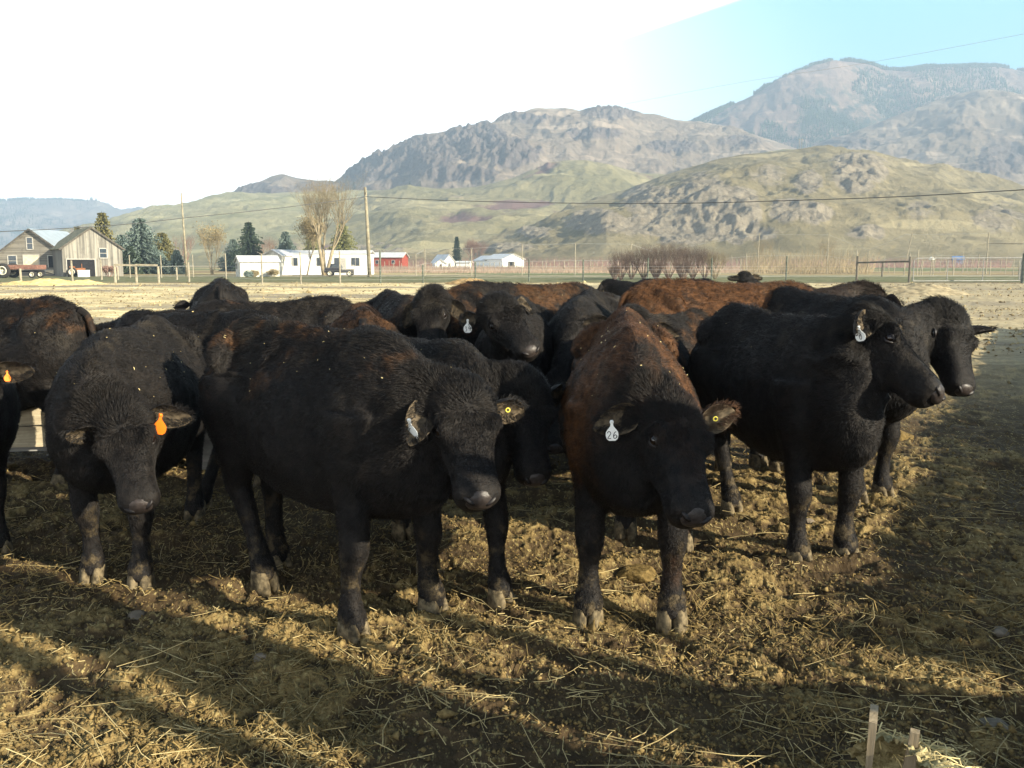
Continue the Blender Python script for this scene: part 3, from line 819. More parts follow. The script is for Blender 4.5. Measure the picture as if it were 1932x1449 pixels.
DIGITS = {'2': [[(-.8, .6), (-.5, 1), (.4, 1), (.8, .55), (.5, .1), (-.8, -1), (.9, -1)]],
          '6': [[(.6, 1), (-.2, .7), (-.75, -.1), (-.7, -.8), (-.1, -1), (.6, -.8), (.75, -.3), (.3, .05), (-.3, -.05), (-.7, -.4)]],
          '3': [[(-.7, .9), (.5, .95), (.1, .2), (.7, -.2), (.6, -.85), (-.1, -1), (-.7, -.8)]],
          '9': [[(.6, .6), (.1, 1), (-.55, .8), (-.6, .3), (-.1, .05), (.5, .35), (.6, .8), (.55, -.3), (.3, -1)]],
          '0': [[(0, 1), (-.55, .6), (-.6, -.5), (0, -1), (.6, -.5), (.55, .6), (0, 1)]]}
def ear_tag(root, p, tail, nrm, rt, kind, hk):
    """a plastic flag tag with a narrow neck; tail = direction it hangs, nrm = its face"""
    sc = kind.get('size', 1.0) * .01
    mat = {'white': M_TAGW, 'orange': M_TAGO, 'yellow': M_TAGY}[kind['col']]
    mb = MB()
    if kind.get('button'):
        c = p; n = 14
        for i in range(n):
            pass
        pts = [c + (rt * math.cos(2 * math.pi * k / n) + tail * math.sin(2 * math.pi * k / n)) * .85 * sc for k in range(n + 1)]
        mb.tube(pts, .26 * sc, 6)
        return tag(mb.build('ear_button', mat, root, True), 'small round yellow button in the ear')
    sh = [(.55, -.6), (.9, .2), (.55, 1.2), (.75, 2.2), (1.9, 3.6), (2.6, 4.6), (2.75, 6.2), (2.3, 7.6), (1.3, 8.4)]
    out = [(x, y) for x, y in sh] + [(-x, y) for x, y in reversed(sh)]
    a = [p + rt * x * sc + tail * y * sc + nrm * (.22 - .0 * y) * sc for x, y in out]; b = [v - nrm * .28 * sc for v in a]
    n = len(a); fs = [tuple(range(n)), tuple(reversed(range(n, 2 * n)))] + [(i, i + n, (i + 1) % n + n, (i + 1) % n) for i in range(n)]
    mb.add(a + b, fs); o = mb.build('ear_tag', mat, root); o['label'] = kind['label']
    st = MB(); sphere(st, p + nrm * .3 * sc, .62 * sc, 8, 6); st.build('tag_stud', mat, o, True)
    if 'num' in kind:
        x0 = -1.25 * (len(kind['num']) - 1)
        for i, ch in enumerate(kind['num']):
            ib = MB()
            for path in DIGITS[ch]:
                pts = [p + rt * (x0 + 2.5 * i + x * .85) * sc + tail * (5.9 - y * 1.45) * sc + nrm * .27 * sc for x, y in path]
                pts = [Vector(v) for v in smooth_poly([tuple(q) for q in pts], 3)]
                ib.tube(pts, .17 * sc, 5)
            ib.build('digit', M_INK, o)
    return o

def curves_obj(name, pos, rad, mat, parent):
    """pos (n, k, 3), rad (n, k)"""
    n, k = pos.shape[:2]
    cd = bpy.data.hair_curves.new(name); cd.add_curves([k] * n)
    cd.position_data.foreach_set('vector', np.ascontiguousarray(pos, np.float32).ravel())
    at = cd.attributes.get('radius') or cd.attributes.new('radius', 'FLOAT', 'POINT')
    at.data.foreach_set('value', np.ascontiguousarray(rad, np.float32).ravel())
    cd.materials.append(mat)
    o = bpy.data.objects.new(name, cd); C.objects.link(o); o.parent = parent
    return o

def ear_hair(ear, base, dirv, openv, cr, L, Wd, hk, mat, rg, prof):
    n = 420; r = np.random.default_rng(rg.randrange(9999))
    t = r.uniform(.05, 1, n) ** .8; sd = r.choice([-1, 1], n)
    w = np.interp(t, [p[0] for p in prof], [p[1] for p in prof]) * Wd
    b, d_, o_, c_ = (np.array(x) for x in (base, dirv, openv, cr))
    p0 = b + d_ * (L * t)[:, None] + c_ * (w * .95 * sd * r.uniform(.3, 1, n))[:, None] + o_ * (w * r.uniform(-.1, .6, n))[:, None]
    g = d_ * r.uniform(.5, 1, n)[:, None] + c_ * (sd * r.uniform(.1, .9, n))[:, None] + o_ * r.uniform(-.5, .5, n)[:, None] + r.normal(0, .2, (n, 3))
    g /= np.linalg.norm(g, axis=1)[:, None]; ln = r.uniform(.012, .034, n) * hk
    pos = np.stack([p0, p0 + g * (ln * .5)[:, None], p0 + g * ln[:, None] + np.array([0, 0, -.25]) * (ln * .5)[:, None]], 1)
    curves_obj('ear_fringe', pos, np.repeat([[.0009, .0008, .0002]], n, 0), mat, ear)

def make_hair(root, me, co, no, poll, h, f, s, hk, sc, nh, mat, spec, eyes=()):
    r = np.random.default_rng(spec.get('seed', 1) * 7 + 1)
    me.calc_loop_triangles(); nt = len(me.loop_triangles)
    tri = np.empty(nt * 3, np.int32); me.loop_triangles.foreach_get('vertices', tri); tri = tri.reshape(-1, 3)
    A, B, Cc = co[tri[:, 0]], co[tri[:, 1]], co[tri[:, 2]]
    ar = np.linalg.norm(np.cross(B - A, Cc - A), axis=1)
    cen = (A + B + Cc) / 3
    hv, pv, fv, sv = np.array(h), np.array(poll), np.array(f), np.array(s)
    dh = np.linalg.norm(cen - (pv + hv * .15), axis=1); ar = ar * (1 + 1.6 * (dh < .33))
    ti = r.choice(nt, nh, p=ar / ar.sum())
    u, v = r.random(nh), r.random(nh); m = u + v > 1; u[m], v[m] = 1 - u[m], 1 - v[m]
    P0 = A[ti] + (B - A)[ti] * u[:, None] + (Cc - A)[ti] * v[:, None]
    nn = no[tri[ti, 0]] + no[tri[ti, 1]] + no[tri[ti, 2]]; nn /= np.linalg.norm(nn, axis=1)[:, None] + 1e-9
    t = (P0 - pv) @ hv / hk; lat = (P0 - pv) @ sv; upf = (P0 - pv) @ fv
    inhead = (t > -.10) & (t < .56) & (np.abs(lat) < .17 * hk) & (upf > -.24 * hk) & (upf < .12 * hk)
    leg = P0[:, 2] < .47 * sc
    # flow: toward the tail and down on the body; down on the legs; a whorl on the forehead
    fl = np.zeros((nh, 3)); fl[:, 0] = -1.0; fl[:, 2] = -.55
    neck = (P0[:, 0] > .45 * sc) & ~inhead
    fl[leg] = (-.15, 0, -1)
    wh = pv + hv * .10 * hk + fv * .07 * hk
    hf = P0 - wh; hf /= np.linalg.norm(hf, axis=1)[:, None] + 1e-6
    hf = hf * .8 + np.where(t > .12, 1, -.3)[:, None] * hv * .9 + np.where(t > .12, 0, 1)[:, None] * (-fv * .5)
    fl[inhead] = hf[inhead]
    fl /= np.linalg.norm(fl, axis=1)[:, None]
    cl = np.stack([vn3(P0 * 9, 1), vn3(P0 * 9, 2), vn3(P0 * 9, 3)], 1) - .5      # clumps share a lean
    cl2 = np.stack([vn3(P0 * 34, 4), vn3(P0 * 34, 5), vn3(P0 * 34, 6)], 1) - .5
    d = fl + cl * 1.7 + cl2 * .9
    d -= nn * (d * nn).sum(1)[:, None]; d /= np.linalg.norm(d, axis=1)[:, None] + 1e-9
    ln = np.full(nh, .025)
    crest = np.clip((P0[:, 2] / sc - 1.02) / .14, 0, 1); ln += .010 * crest
    ln[neck] = .026; ln[leg] = .014
    face = inhead; ln[face] = np.interp(t[face], [-.1, 0, .10, .2, .3, .42, .5], [.044, .048, .034, .016, .010, .006, .003])
    ln *= r.uniform(.55, 1.25, nh) * sc * (1 + .6 * (cl2[:, 0]))
    lift = np.where(leg, .16, .24) + .34 * crest * r.random(nh) + r.uniform(-.05, .22, nh) + cl[:, 2] * .35
    lift = np.clip(lift, .08, 1.0)
    d1 = d + nn * (lift * 1.25)[:, None] + r.normal(0, .10, (nh, 3)); d1 /= np.linalg.norm(d1, axis=1)[:, None]
    d2 = d + nn * (lift * .25)[:, None] + r.normal(0, .18, (nh, 3)) + np.array([0, 0, -.15]); d2 /= np.linalg.norm(d2, axis=1)[:, None]
    p1 = P0 + d1 * (ln * .5)[:, None]; p2 = p1 + d2 * (ln * .5)[:, None]
    pos = np.stack([P0 - nn * .003, p1, p2], 1)
    keep = ~(inhead & (t > .452))
    for e in eyes: keep &= np.linalg.norm(P0 - np.array(e), axis=1) > .036 * hk
    pos = pos[keep]; nh = len(pos)
    w = spec.get('hw', .0011); rad = np.stack([np.full(nh, w), np.full(nh, w * .8), np.full(nh, w * .15)], 1)
    curves_obj('fur', pos, rad, mat, root)
    # chaff caught in the coat
    nc = spec.get('chaff', 0)
    if nc:
        pick = np.flatnonzero((nn[:, 2] > .30) & ~leg & ~inhead); pick = r.choice(pick, nc)
        p = P0[pick] + nn[pick] * .012 * sc; g = np.cross(nn[pick], r.normal(0, 1, (nc, 3))); g /= np.linalg.norm(g, axis=1)[:, None]
        l = r.uniform(.003, .014, nc); bend = nn[pick] * (l * .15)[:, None]
        pos = np.stack([p - g * l[:, None] / 2, p + bend, p + g * l[:, None] / 2], 1)
        q = curves_obj('chaff', pos, np.repeat(r.uniform(.0008, .0019, nc)[:, None], 3, 1), M_STRAW, root)
        q['kind'] = 'stuff'

def vn3(p, seed):
    return .5 * (vnoise(p[:, 0] + p[:, 2] * .7, p[:, 1] - p[:, 2] * .6, seed) + vnoise(p[:, 0] - p[:, 1] * .8 + 9, p[:, 2] + 3, seed + 31))
M_STRAW = plain('straw_stalk', (.62, .50, .24), .7, .25, .35, 12)
def cowpose(front_mid, rear_mid, s=1.0):
    a, b = Vector(front_mid), Vector(rear_mid); d = a - b
    ang = math.degrees(math.atan2(d.y, d.x)); u = d.normalized()
    c = a - u * .44 * s
    return (c.x, c.y), ang
def ctr(*p):  # midpoint of ground pixels
    g = [G(*q) for q in p]; return (sum(v.x for v in g) / len(g), sum(v.y for v in g) / len(g))
HERD = []
# B: the big black steer in front
fl, fr = G(812, 1158), G(662, 1205)
HERD.append(dict(name='B', pos=(-.86, 4.16), dir=-43, s=1.07, fat=.80, seed=2, res=.014, hair=90000, chaff=36, brown=.38, cs=2.0, leg=1.0,
    poll=P(868, 748, 3.62), nose=P(912, 985, 3.22), face=Vector((.35, -1, .25)),
    feet=dict(fl=(fl.x, fl.y + .02), fr=(fr.x, fr.y + .02), hr=G(497, 1102)[:2], hl=G(522, 1068)[:2]),
    ears={'R': dict(tip=P(770, 838, 3.36), open=Vector((-.1, -1, -.1)), len=.23), 'L': dict(tip=P(975, 772, 3.75), open=Vector((.1, -1, -.2)))},
    tags={'R': dict(col='white', at=.42, off=.07, tail=Vector((.22, 0, -1)), n=Vector((-.75, -1, 0)), label='blank white tag half turned away, hanging from the ear', size=1.05),
          'L': dict(col='yellow', button=True, at=.45, tail=Vector((0, 0, -1)), n=Vector((0, -1, 0)))},
    label='big black cow at front with brown flank patches and a blank white ear tag'))
# A: left, head down, orange tag
fl, fr = G(265, 1108), G(175, 1095)
HERD.append(dict(name='A', pos=(-2.12, 4.78), dir=-82, s=1.03, seed=3, res=.014, hair=80000, chaff=30, brown=.10, cs=1.0, fat=.95,
    poll=P(228, 782, 4.05), nose=P(262, 945, 3.82), face=Vector((.15, -1, .35)),
    feet=dict(fl=(fl.x, fl.y + .02), fr=(fr.x, fr.y + .02)),
    ears={'R': dict(tip=P(100, 812, 3.78), open=Vector((0, -1, -.1))), 'L': dict(tip=P(345, 782, 4.1), open=Vector((0, -1, -.2)))},
    tags={'L': dict(col='orange', at=.30, tail=Vector((-.12, 0, -1)), n=Vector((0, -1, .1)), label='blank bright orange tag hanging from the ear', size=1.1)},
    label='black cow at left with lowered head and a blank bright orange ear tag'))
# D: tag 26
fl, fr = G(1268, 1178), G(1110, 1172)
HERD.append(dict(name='D', pos=(.60, 4.55), dir=-95, s=1.08, fat=.90, seed=4, res=.014, hair=90000, chaff=48, brown=.72, cs=3.0, leg=1.0,
    poll=P(1262, 772, 3.55), nose=P(1306, 962, 3.22), face=Vector((.42, -1, .25)),
    feet=dict(fl=(fl.x, fl.y + .02), fr=(fr.x, fr.y + .02), hl=G(1285, 1028)[:2], hr=G(1180, 1005)[:2]),
    ears={'R': dict(tip=P(1160, 790, 3.48), open=Vector((-.2, -1, 0))), 'L': dict(tip=P(1408, 762, 3.65), open=Vector((0, -1, -.1)))},
    tags={'R': dict(col='white', at=.62, tail=Vector((.05, 0, -1)), n=Vector((-.1, -1, 0)), num='26', label='white tag numbered 26 in black', size=.92),
          'L': dict(col='yellow', button=True, at=.40, tail=Vector((0, 0, -1)), n=Vector((0, -1, 0)))},
    label='reddish brown and black cow facing forward with white ear tag numbered 26'))
# E: dark cow standing side-on at right
HERD.append(dict(name='E', pos=(1.62, 5.20), dir=-77, s=1.08, fat=.78, hs=.98, seed=5, res=.015, hair=70000, chaff=7, brown=.05, cs=4.0,
    poll=P(1642, 612, 4.55), nose=P(1752, 728, 4.22), face=Vector((.9, -.25, .9)),
    feet=dict(fl=G(1592, 1052)[:2], fr=G(1504, 1062)[:2], hr=G(1378, 965)[:2], hl=G(1465, 885)[:2]),
    ears={'R': dict(tip=P(1608, 640, 4.08), open=Vector((-.3, -1, -.1)), len=.20), 'L': dict(tip=P(1722, 600, 4.75))},
    tags={'R': dict(col='white', at=.70, off=.06, tail=Vector((.25, 0, -1)), n=Vector((-.55, -.9, 0)), num='0', label='white tag with a black zero-like mark, half turned away', size=.85)},
    label='black cow standing side-on at right in its own shade with a half-turned white ear tag'))
# C: behind B
HERD.append(dict(name='C', pos=(-.36, 5.05), dir=-56, s=1.0, fat=.9, seed=6, res=.016, hair=70000, chaff=7, brown=.12, cs=5.0,
    poll=P(988, 728, 4.12), nose=P(1012, 928, 3.86), face=Vector((.5, -1, .25)),
    feet=dict(fl=G(942, 1136)[:2], fr=G(806, 1082)[:2]),
    ears={'R': dict(tip=P(892, 748, 4.2)), 'L': dict(tip=P(1078, 735, 4.40), open=Vector((.1, -1, -.1)))},
    label='shaggy black cow with lowered head just behind the big front cow'))
# F: behind E, looking right
HERD.append(dict(name='F', pos=(2.35, 6.75), dir=-75, s=1.13, hs=1.0, seed=7, res=.02, hair=45000, chaff=4, brown=.12, cs=6.0,
    poll=P(1792, 598, 6.0), nose=P(1815, 722, 5.72), face=Vector((.5, -1, .3)),
    feet=dict(fl=G(1662, 935)[:2], fr=G(1612, 945)[:2]),
    ears={'R': dict(tip=P(1735, 610, 6.1)), 'L': dict(tip=P(1876, 618, 6.05), open=Vector((0, -.3, -1)))},
    label='black cow with a pale dusty forehead at the far right of the herd'))
# G: brown cow leaving at left edge
HERD.append(dict(name='G', pos=(-3.95, 6.6), dir=168, s=1.09, seed=8, res=.022, hair=45000, chaff=12, brown=.40, cs=7.0,
    pollL=(1.1, 0, 1.05), noseL=(1.3, 0, .62), label='dusty dark brown cow cut off by the left edge, rump toward the herd'))
# H: at the frame's left edge, only ear and hoof show
HERD.append(dict(name='H', pos=(-3.02, 4.95), dir=-55, s=1.0, seed=9, res=.02, hair=40000, brown=.2, cs=1.5,
    poll=P(-58, 705, 4.45), nose=P(-42, 880, 4.1), face=Vector((.2, -1, .3)),
    feet=dict(fl=G(0, 1042)[:2], fr=G(-120, 1060)[:2]),
    ears={'L': dict(tip=P(84, 690, 4.42), open=Vector((0, -1, -.1)), len=.24)},
    tags={'L': dict(col='orange', at=.25, tail=Vector((0, 0, -1)), n=Vector((.7, -.7, .1)), label='orange tag partly hidden by the ear', size=.6)},
    label='black cow at the left edge showing only one ear with an orange tag'))
# I: between A and B, rump toward us
HERD.append(dict(name='I', pos=(-2.35, 6.35), dir=158, s=1.03, seed=10, res=.02, hair=50000, chaff=9, brown=.18, cs=8.0,
    pollL=(1.1, .1, .95), noseL=(1.32, .15, .55), feet=dict(hl=G(385, 962)[:2]),
    label='black cow turned away between the orange-tagged cow and the big front cow'))
# L: brown rump behind B
HERD.append(dict(name='L', pos=(-1.20, 7.1), dir=100, s=1.03, seed=11, res=.022, hair=45000, brown=.62, cs=9.0, chaff=4,
    pollL=(1.1, .1, 1.0), noseL=(1.35, .15, .6), label='brown rumped cow seen from behind over the big front cow'))
# K: fluffy dark back
HERD.append(dict(name='K', pos=(-2.25, 8.1), dir=190, s=1.04, seed=12, res=.024, hair=40000, brown=.35, cs=10.0, chaff=6,
    pollL=(1.12, 0, 1.0), noseL=(1.38, 0, .6), label='dark brown cow standing crosswise in the middle rows, left of centre'))
# J: far cow seen from behind
HERD.append(dict(name='J', pos=(-3.45, 10.6), dir=107, s=1.15, seed=13, res=.03, hair=22000, brown=.0, cs=11.0,
    pollL=(1.12, .25, .95), noseL=(1.38, .3, .5), label='black cow seen square from behind, alone at the back left of the herd'))
# M: head and neck between
HERD.append(dict(name='M', pos=(-1.0, 8.0), dir=-72, s=1.08, seed=14, res=.022, hair=50000, brown=.45, cs=12.0,
    poll=P(815, 562, 6.75), nose=P(805, 668, 6.45), face=Vector((-.3, -1, .5)),
    ears={'R': dict(tip=P(765, 612, 6.7), open=Vector((-.1, -1, 0))), 'L': dict(tip=P(872, 592, 6.75))},
    label='brownish cow peering out of the middle rows left of the cow tagged 39'))
# N: tag 39
HERD.append(dict(name='N', pos=(.05, 7.15), dir=-92, s=1.06, seed=15, res=.018, hair=60000, brown=.12, cs=13.0,
    poll=P(935, 578, 5.95), nose=P(1000, 662, 5.62), face=Vector((.15, -1, .75)),
    ears={'R': dict(tip=P(872, 605, 6.05), open=Vector((-.1, -1, 0)), len=.22), 'L': dict(tip=P(1010, 585, 6.15))},
    tags={'R': dict(col='white', at=.55, tail=Vector((0, 0, -1)), n=Vector((0, -1, 0)), num='39', label='white tag numbered 39 in black', size=1.02)},
    label='black cow in the middle rows with white ear tag numbered 39'))
# O: brown-black back behind N
HERD.append(dict(name='O', pos=(.22, 8.6), dir=24, s=1.15, seed=16, res=.026, hair=35000, brown=.5, cs=14.0, chaff=7,
    pollL=(1.1, 0, .95), noseL=(1.32, 0, .5), label='mud-flecked dark brown back of a cow behind the one tagged 39'))
# P: black, head down between C and D
HERD.append(dict(name='P', pos=(.60, 7.35), dir=-100, s=1.10, seed=17, res=.02, hair=50000, brown=.04, cs=15.0,
    poll=P(1062, 722, 6.25), nose=P(1052, 815, 6.05), face=Vector((0, -1, .3)),
    feet=dict(fr=G(1068, 806)[:2]),
    label='black cow with its head right down in the gap beside the cow tagged 26'))
# Q: red-brown back behind D
HERD.append(dict(name='Q', pos=(1.80, 7.1), dir=16, s=1.19, seed=18, res=.022, hair=55000, brown=.92, cs=16.0, chaff=3,
    pollL=(1.1, .1, 1.12), noseL=(1.4, .2, .75), label='chestnut brown cow standing crosswise behind the cow tagged 26'))
# Q2: ear peeping left of D
HERD.append(dict(name='Q2', pos=(1.15, 6.45), dir=-128, s=1.02, seed=28, res=.022, hair=40000, brown=.5, cs=17.0,
    poll=P(1192, 605, 5.55), nose=P(1172, 700, 5.35), face=Vector((-.2, -1, .4)),
    ears={'R': dict(tip=P(1116, 608, 5.6), open=Vector((-.1, -1, -.1)))},
    label='dark cow mostly hidden behind the cow tagged 26, one furry ear showing'))
# R, S: far right of centre
HERD.append(dict(name='R', pos=(2.75, 15.5), dir=150, s=1.08, seed=19, res=.035, hair=16000, brown=.02, cs=18.0, label='far black cow standing broadside at the back of the herd'))
HERD.append(dict(name='S', pos=(4.05, 15.0), dir=-82, s=1.02, seed=20, res=.03, hair=22000, brown=.1, cs=19.0,
    poll=P(1405, 522, 14.1), nose=P(1442, 566, 13.8), face=Vector((.6, -1, .5)),
    ears={'R': dict(tip=P(1345, 520, 14.2)), 'L': dict(tip=P(1445, 525, 14.2))}, label='far dark cow with raised head between the chestnut cow and the right-hand pair'))
import sys
ONLY = globals().get('ONLY_COWS')
for sp in HERD:
    if 'feet' in sp and 'fl' in sp['feet'] and 'fr' in sp['feet'] and not sp.get('keep'):
        a = math.radians(sp['dir']); f1, f2 = sp['feet']['fl'], sp['feet']['fr']; k = .43 * sp.get('s', 1)
        mid = ((f1[0] + f2[0]) / 2, (f1[1] + f2[1]) / 2)
        sp['pos'] = (mid[0] - math.cos(a) * k, mid[1] - math.sin(a) * k)
    if ONLY and sp['name'] not in ONLY: continue
    make_cow(sp)
# ================================================================== FARM BUILDINGS
def siding_mat(name, a, b, axis, freq, rough=.85):
    t = NT(name)
    sc_ = {'z': (1, 1, freq), 'x': (freq, 1, 1)}[axis]
    w = t.noise(1.0, 2, .5, t.mapped(tuple(.15 if q == 1 else q for q in sc_)))
    n = t.noise(1.3, 6, .7)
    c = t.mix(t.rng(w, .3, .7), a, b)
    c = t.mix(t.math('MULTIPLY', t.rng(n, .5, .72), .55), c, tuple(x * .55 for x in a))
    return t.fin(c, rough, .15)
M_CLAP = siding_mat('weathered_clapboard', (.13, .12, .10), (.26, .24, .20), 'z', 6)
M_BARNB = siding_mat('grey_barn_board', (.13, .122, .105), (.31, .29, .245), 'x', 5)
M_WHITE = plain('white_siding', (.80, .80, .77), .6, .3, .06, 2)
M_OLDWHITE = plain('peeling_white_paint', (.56, .54, .47), .8, .2, .22, 3)
M_METALBLUE = plain('blue_grey_metal_roof', (.28, .33, .37), .45, .5, .12, .8)
M_SHINGLE = plain('mossy_shingle_roof', (.22, .205, .135), .9, .1, .4, 2.2)
M_GREYROOF = plain('pale_metal_roof', (.55, .56, .56), .45, .4, .12, 1)
M_RED = plain('barn_red', (.26, .055, .035), .7, .2, .2, 2)
M_DARK = plain('dark_interior', (.02, .02, .022), .9, .1, .3)
M_GLASS = plain('window_glass', (.035, .045, .055), .12, .7, .2)
M_TRIM = plain('pale_trim', (.40, .38, .33), .6, .3, .12)
M_BOARDED = plain('plywood_sheet', (.60, .50, .34), .8, .2, .2, 3)
M_TYRE = plain('tyre_rubber', (.03, .028, .026), .8, .2, .3, 12)
M_RIM = plain('cream_wheel_rim', (.70, .66, .52), .5, .4, .1)
M_FADEDRED = plain('faded_red_paint', (.21, .105, .075), .6, .3, .3, 5)
M_BLACKPAINT = plain('black_car_paint', (.025, .025, .03), .25, .6, .2)
M_ORANGE = plain('rusty_orange_paint', (.28, .11, .04), .6, .3, .3, 5)
M_POLE = plain('weathered_pole', (.25, .22, .15), .85, .15, .3, 3)
M_POSTL = plain('pale_peeled_post', (.28, .25, .185), .8, .15, .22, 4)
M_POSTD = plain('dark_green_post', (.10, .115, .09), .8, .15, .3, 4)
M_WIRE = plain('wire_dark', (.06, .06, .06), .6, .3, .1)
M_WIREP = plain('wire_galvanised', (.40, .40, .38), .5, .4, .1)
M_STEEL = plain('galvanised_steel', (.22, .215, .20), .5, .4, .2, 5)
M_CONC = plain('concrete_base', (.45, .42, .36), .9, .1, .2, 3)

M_DARKTRIM = plain('weathered_dark_board', (.10, .09, .075), .85, .1, .3, 3)
def wall_poly(mb, pts, t=.12):
    """a polygon in the local XZ plane, extruded by t along y"""
    n = len(pts); a = [(x, -t / 2, z) for x, z in pts]; b = [(x, t / 2, z) for x, z in pts]
    mb.add(a + b, [tuple(range(n)), tuple(reversed(range(n, 2 * n)))] + [(i, i + n, (i + 1) % n + n, (i + 1) % n) for i in range(n)])

def gable_building(name, label, cat, pos, rz, w, d, eave, peak, wall, roofm, openings=(), over=.35, group=None, base=.25, side_open=(), trim=M_TRIM, clap=None, gable_mat=None):
    """front gable in the local plane y=0 facing -y; ridge along +y; openings: (kind, x, z, w, h)"""
    root = empty(name, (pos[0], pos[1], 0), rz); tag(root, label, cat, group)
    f = MB(); wall_poly(f, [(-w / 2, 0), (w / 2, 0), (w / 2, eave), (0, peak), (-w / 2, eave)])
    f.build('wall', gable_mat or wall, root)
    f = MB(); wall_poly(f, [(-w / 2, 0), (w / 2, 0), (w / 2, eave), (0, peak), (-w / 2, eave)]); o = f.build('wall', wall, root); o.location = (0, d, 0)
    for s_ in (-1, 1):
        f = MB(); f.box((s_ * (w / 2 - .06), d / 2, eave / 2), (.12, d - .13, eave - .004)); f.build('wall', wall, root)
    th = math.atan2(peak - eave, w / 2); L = (w / 2 + over) / math.cos(th)
    for s_ in (-1, 1):
        f = MB(); q = Matrix.Rotation(s_ * th, 3, 'Y')
        c = Vector((s_ * (w / 2 + over) / 2, d / 2, peak - math.tan(th) * (w / 2 + over) / 2 + .07))
        f.box(c, (L, d + 2 * over, .10), M=q)
        f.build('roof', roofm, root)
        f = MB(); c2 = Vector((c.x, -over - .02, c.z - .06)); f.box(c2, (L, .05, .18), M=q); f.build('barge_board', M_DARKTRIM if name in ('barn', 'farmhouse') else trim, root)
    if clap:            # overlapping boards across the gable, too small to pick apart
        f = MB(); step = clap
        z = step / 2
        while z < peak - .15:
            hw = w / 2 if z < eave else (w / 2) * (peak - z) / (peak - eave)
            f.box((0, -.085, z), (2 * hw - .02, .03, step * .82), M=Matrix.Rotation(.10, 3, 'X')); z += step
        o = f.build('siding_boards', wall, root); o['kind'] = 'stuff'
    for kind, x, z, ww, hh in openings: opening(root, kind, x, z, ww, hh, trim)
    for kind, x, z, ww, hh, s_ in side_open:   # on the long sides: x is along the ridge
        m = MB(); m.box((s_ * (w / 2 + .015), x, z), (.05, ww, hh)); fr = m.build('window', trim, root)
        m = MB(); m.box((s_ * (w / 2 + .045), x, z), (.03, ww * .78, hh * .82)); m.build('pane', M_GLASS if kind == 'window' else M_DARK, fr)
    return root
def opening(root, kind, x, z, ww, hh, trim):
    if kind == 'window':
        m = MB()
        for s_ in (-1, 1): m.box((x + s_ * ww / 2, -.12, z), (.10, .09, hh + .1)); m.box((x, -.12, z + s_ * hh / 2), (ww + .1, .09, .10))
        m.box((x, -.115, z), (ww, .06, .05)); fr = m.build('window', trim, root)
        for s_ in (-1, 1):
            m = MB(); m.box((x, -.105, z + s_ * hh / 4), (ww - .1, .02, hh / 2 - .07)); m.build('pane', M_GLASS, fr)
    else:
        mat = {'hole': M_DARK, 'board': M_BOARDED, 'door': M_OLDWHITE}[kind]
        m = MB(); m.box((x, -.105, z), (ww, .06, hh)); o = m.build({'hole': 'doorway', 'board': 'boarded_door', 'door': 'door'}[kind], mat, root)
        m = MB()
        for s_ in (-1, 1): m.box((x + s_ * ww / 2, -.13, z), (.09, .07, hh))
        m.box((x, -.13, z + hh / 2 + .04), (ww + .1, .07, .09)); m.build('frame', trim, o)
def X(px, Y): return ray(px, 500)[0] * Y

Y = 112
gable_building('farmhouse', 'old clapboard farmhouse with blue-grey metal roof at the far left', 'house', (X(62, Y), Y), 0.10, 7.9, 11, 2.75, 5.75, M_CLAP, M_METALBLUE,
    [('window', -.15, 4.0, .75, 1.5), ('window', -2.35, 1.85, 1.05, 1.35), ('board', -.1, 1.75, 1.9, 1.6), ('hole', 2.45, 1.75, 1.1, 1.45), ('board', 2.6, .45, 2.2, .45)], over=.5, clap=.21)
Y = 107
gable_building('barn', 'grey board barn with mossy shingle roof beside the farmhouse', 'barn', (X(176, Y), Y), math.radians(34), 6.6, 11, 3.35, 5.75, M_BARNB, M_SHINGLE,
    [('hole', -1.35, 1.0, 3.1, 2.0), ('window', 1.15, 2.75, .85, 1.15)], over=.3)
# lean-to gap between house and barn
Y = 104
r_ = gable_building('shed', 'low white shed with pale metal roof in front of the long white trailer home', 'shed', (X(447, Y), Y + .5), math.radians(-62), 2.6, 4.4, 1.75, 2.35, M_OLDWHITE, M_GREYROOF,
    [('hole', -.55, 1.2, .6, .6)], over=.2)
Y = 121
root = empty('mobile_home', (X(611, Y), Y, 0), 0.0); tag(root, 'long white trailer home with a low metal roof behind the utility pole', 'house')
m = MB(); m.box((0, 0, 1.42), (12.9, 4.2, 2.75)); m.build('wall', M_WHITE, root)
m = MB(); m.box((0, 0, .03), (12.7, 4.0, .3)); m.build('skirting', M_OLDWHITE, root)
for s_ in (-1, 1):
    m = MB(); m.box((0, s_ * 1.08, 3.03), (13.3, 2.32, .07), M=Matrix.Rotation(-s_ * .20, 3, 'X')); m.build('roof', M_GREYROOF, root)
m = MB(); m.add([(-6.45, -2.1, 2.8), (-6.45, 2.1, 2.8), (-6.45, 0, 3.2), (-6.35, -2.1, 2.8), (-6.35, 2.1, 2.8), (-6.35, 0, 3.2)], [(0, 2, 1), (3, 4, 5), (0, 1, 4, 3), (1, 2, 5, 4), (2, 0, 3, 5)]); m.build('gable', M_WHITE, root)
for px, w_ in ((548, .5), (558, .5), (604, .75), (637, .75), (667, .45), (675, .45)):
    m = MB(); m.box((X(px, Y - 2.1) - X(611, Y), -2.12, 1.75), (w_ + .14, .05, 1.15)); fr = m.build('window', M_TRIM, root)
    m = MB(); m.box((X(px, Y - 2.1) - X(611, Y), -2.155, 1.75), (w_, .03, 1.0)); m.build('pane', M_GLASS, fr)
m = MB(); m.box((X(652, Y) - X(611, Y), -2.13, 1.25), (.9, .06, 2.0)); m.build('door', M_TRIM, root)
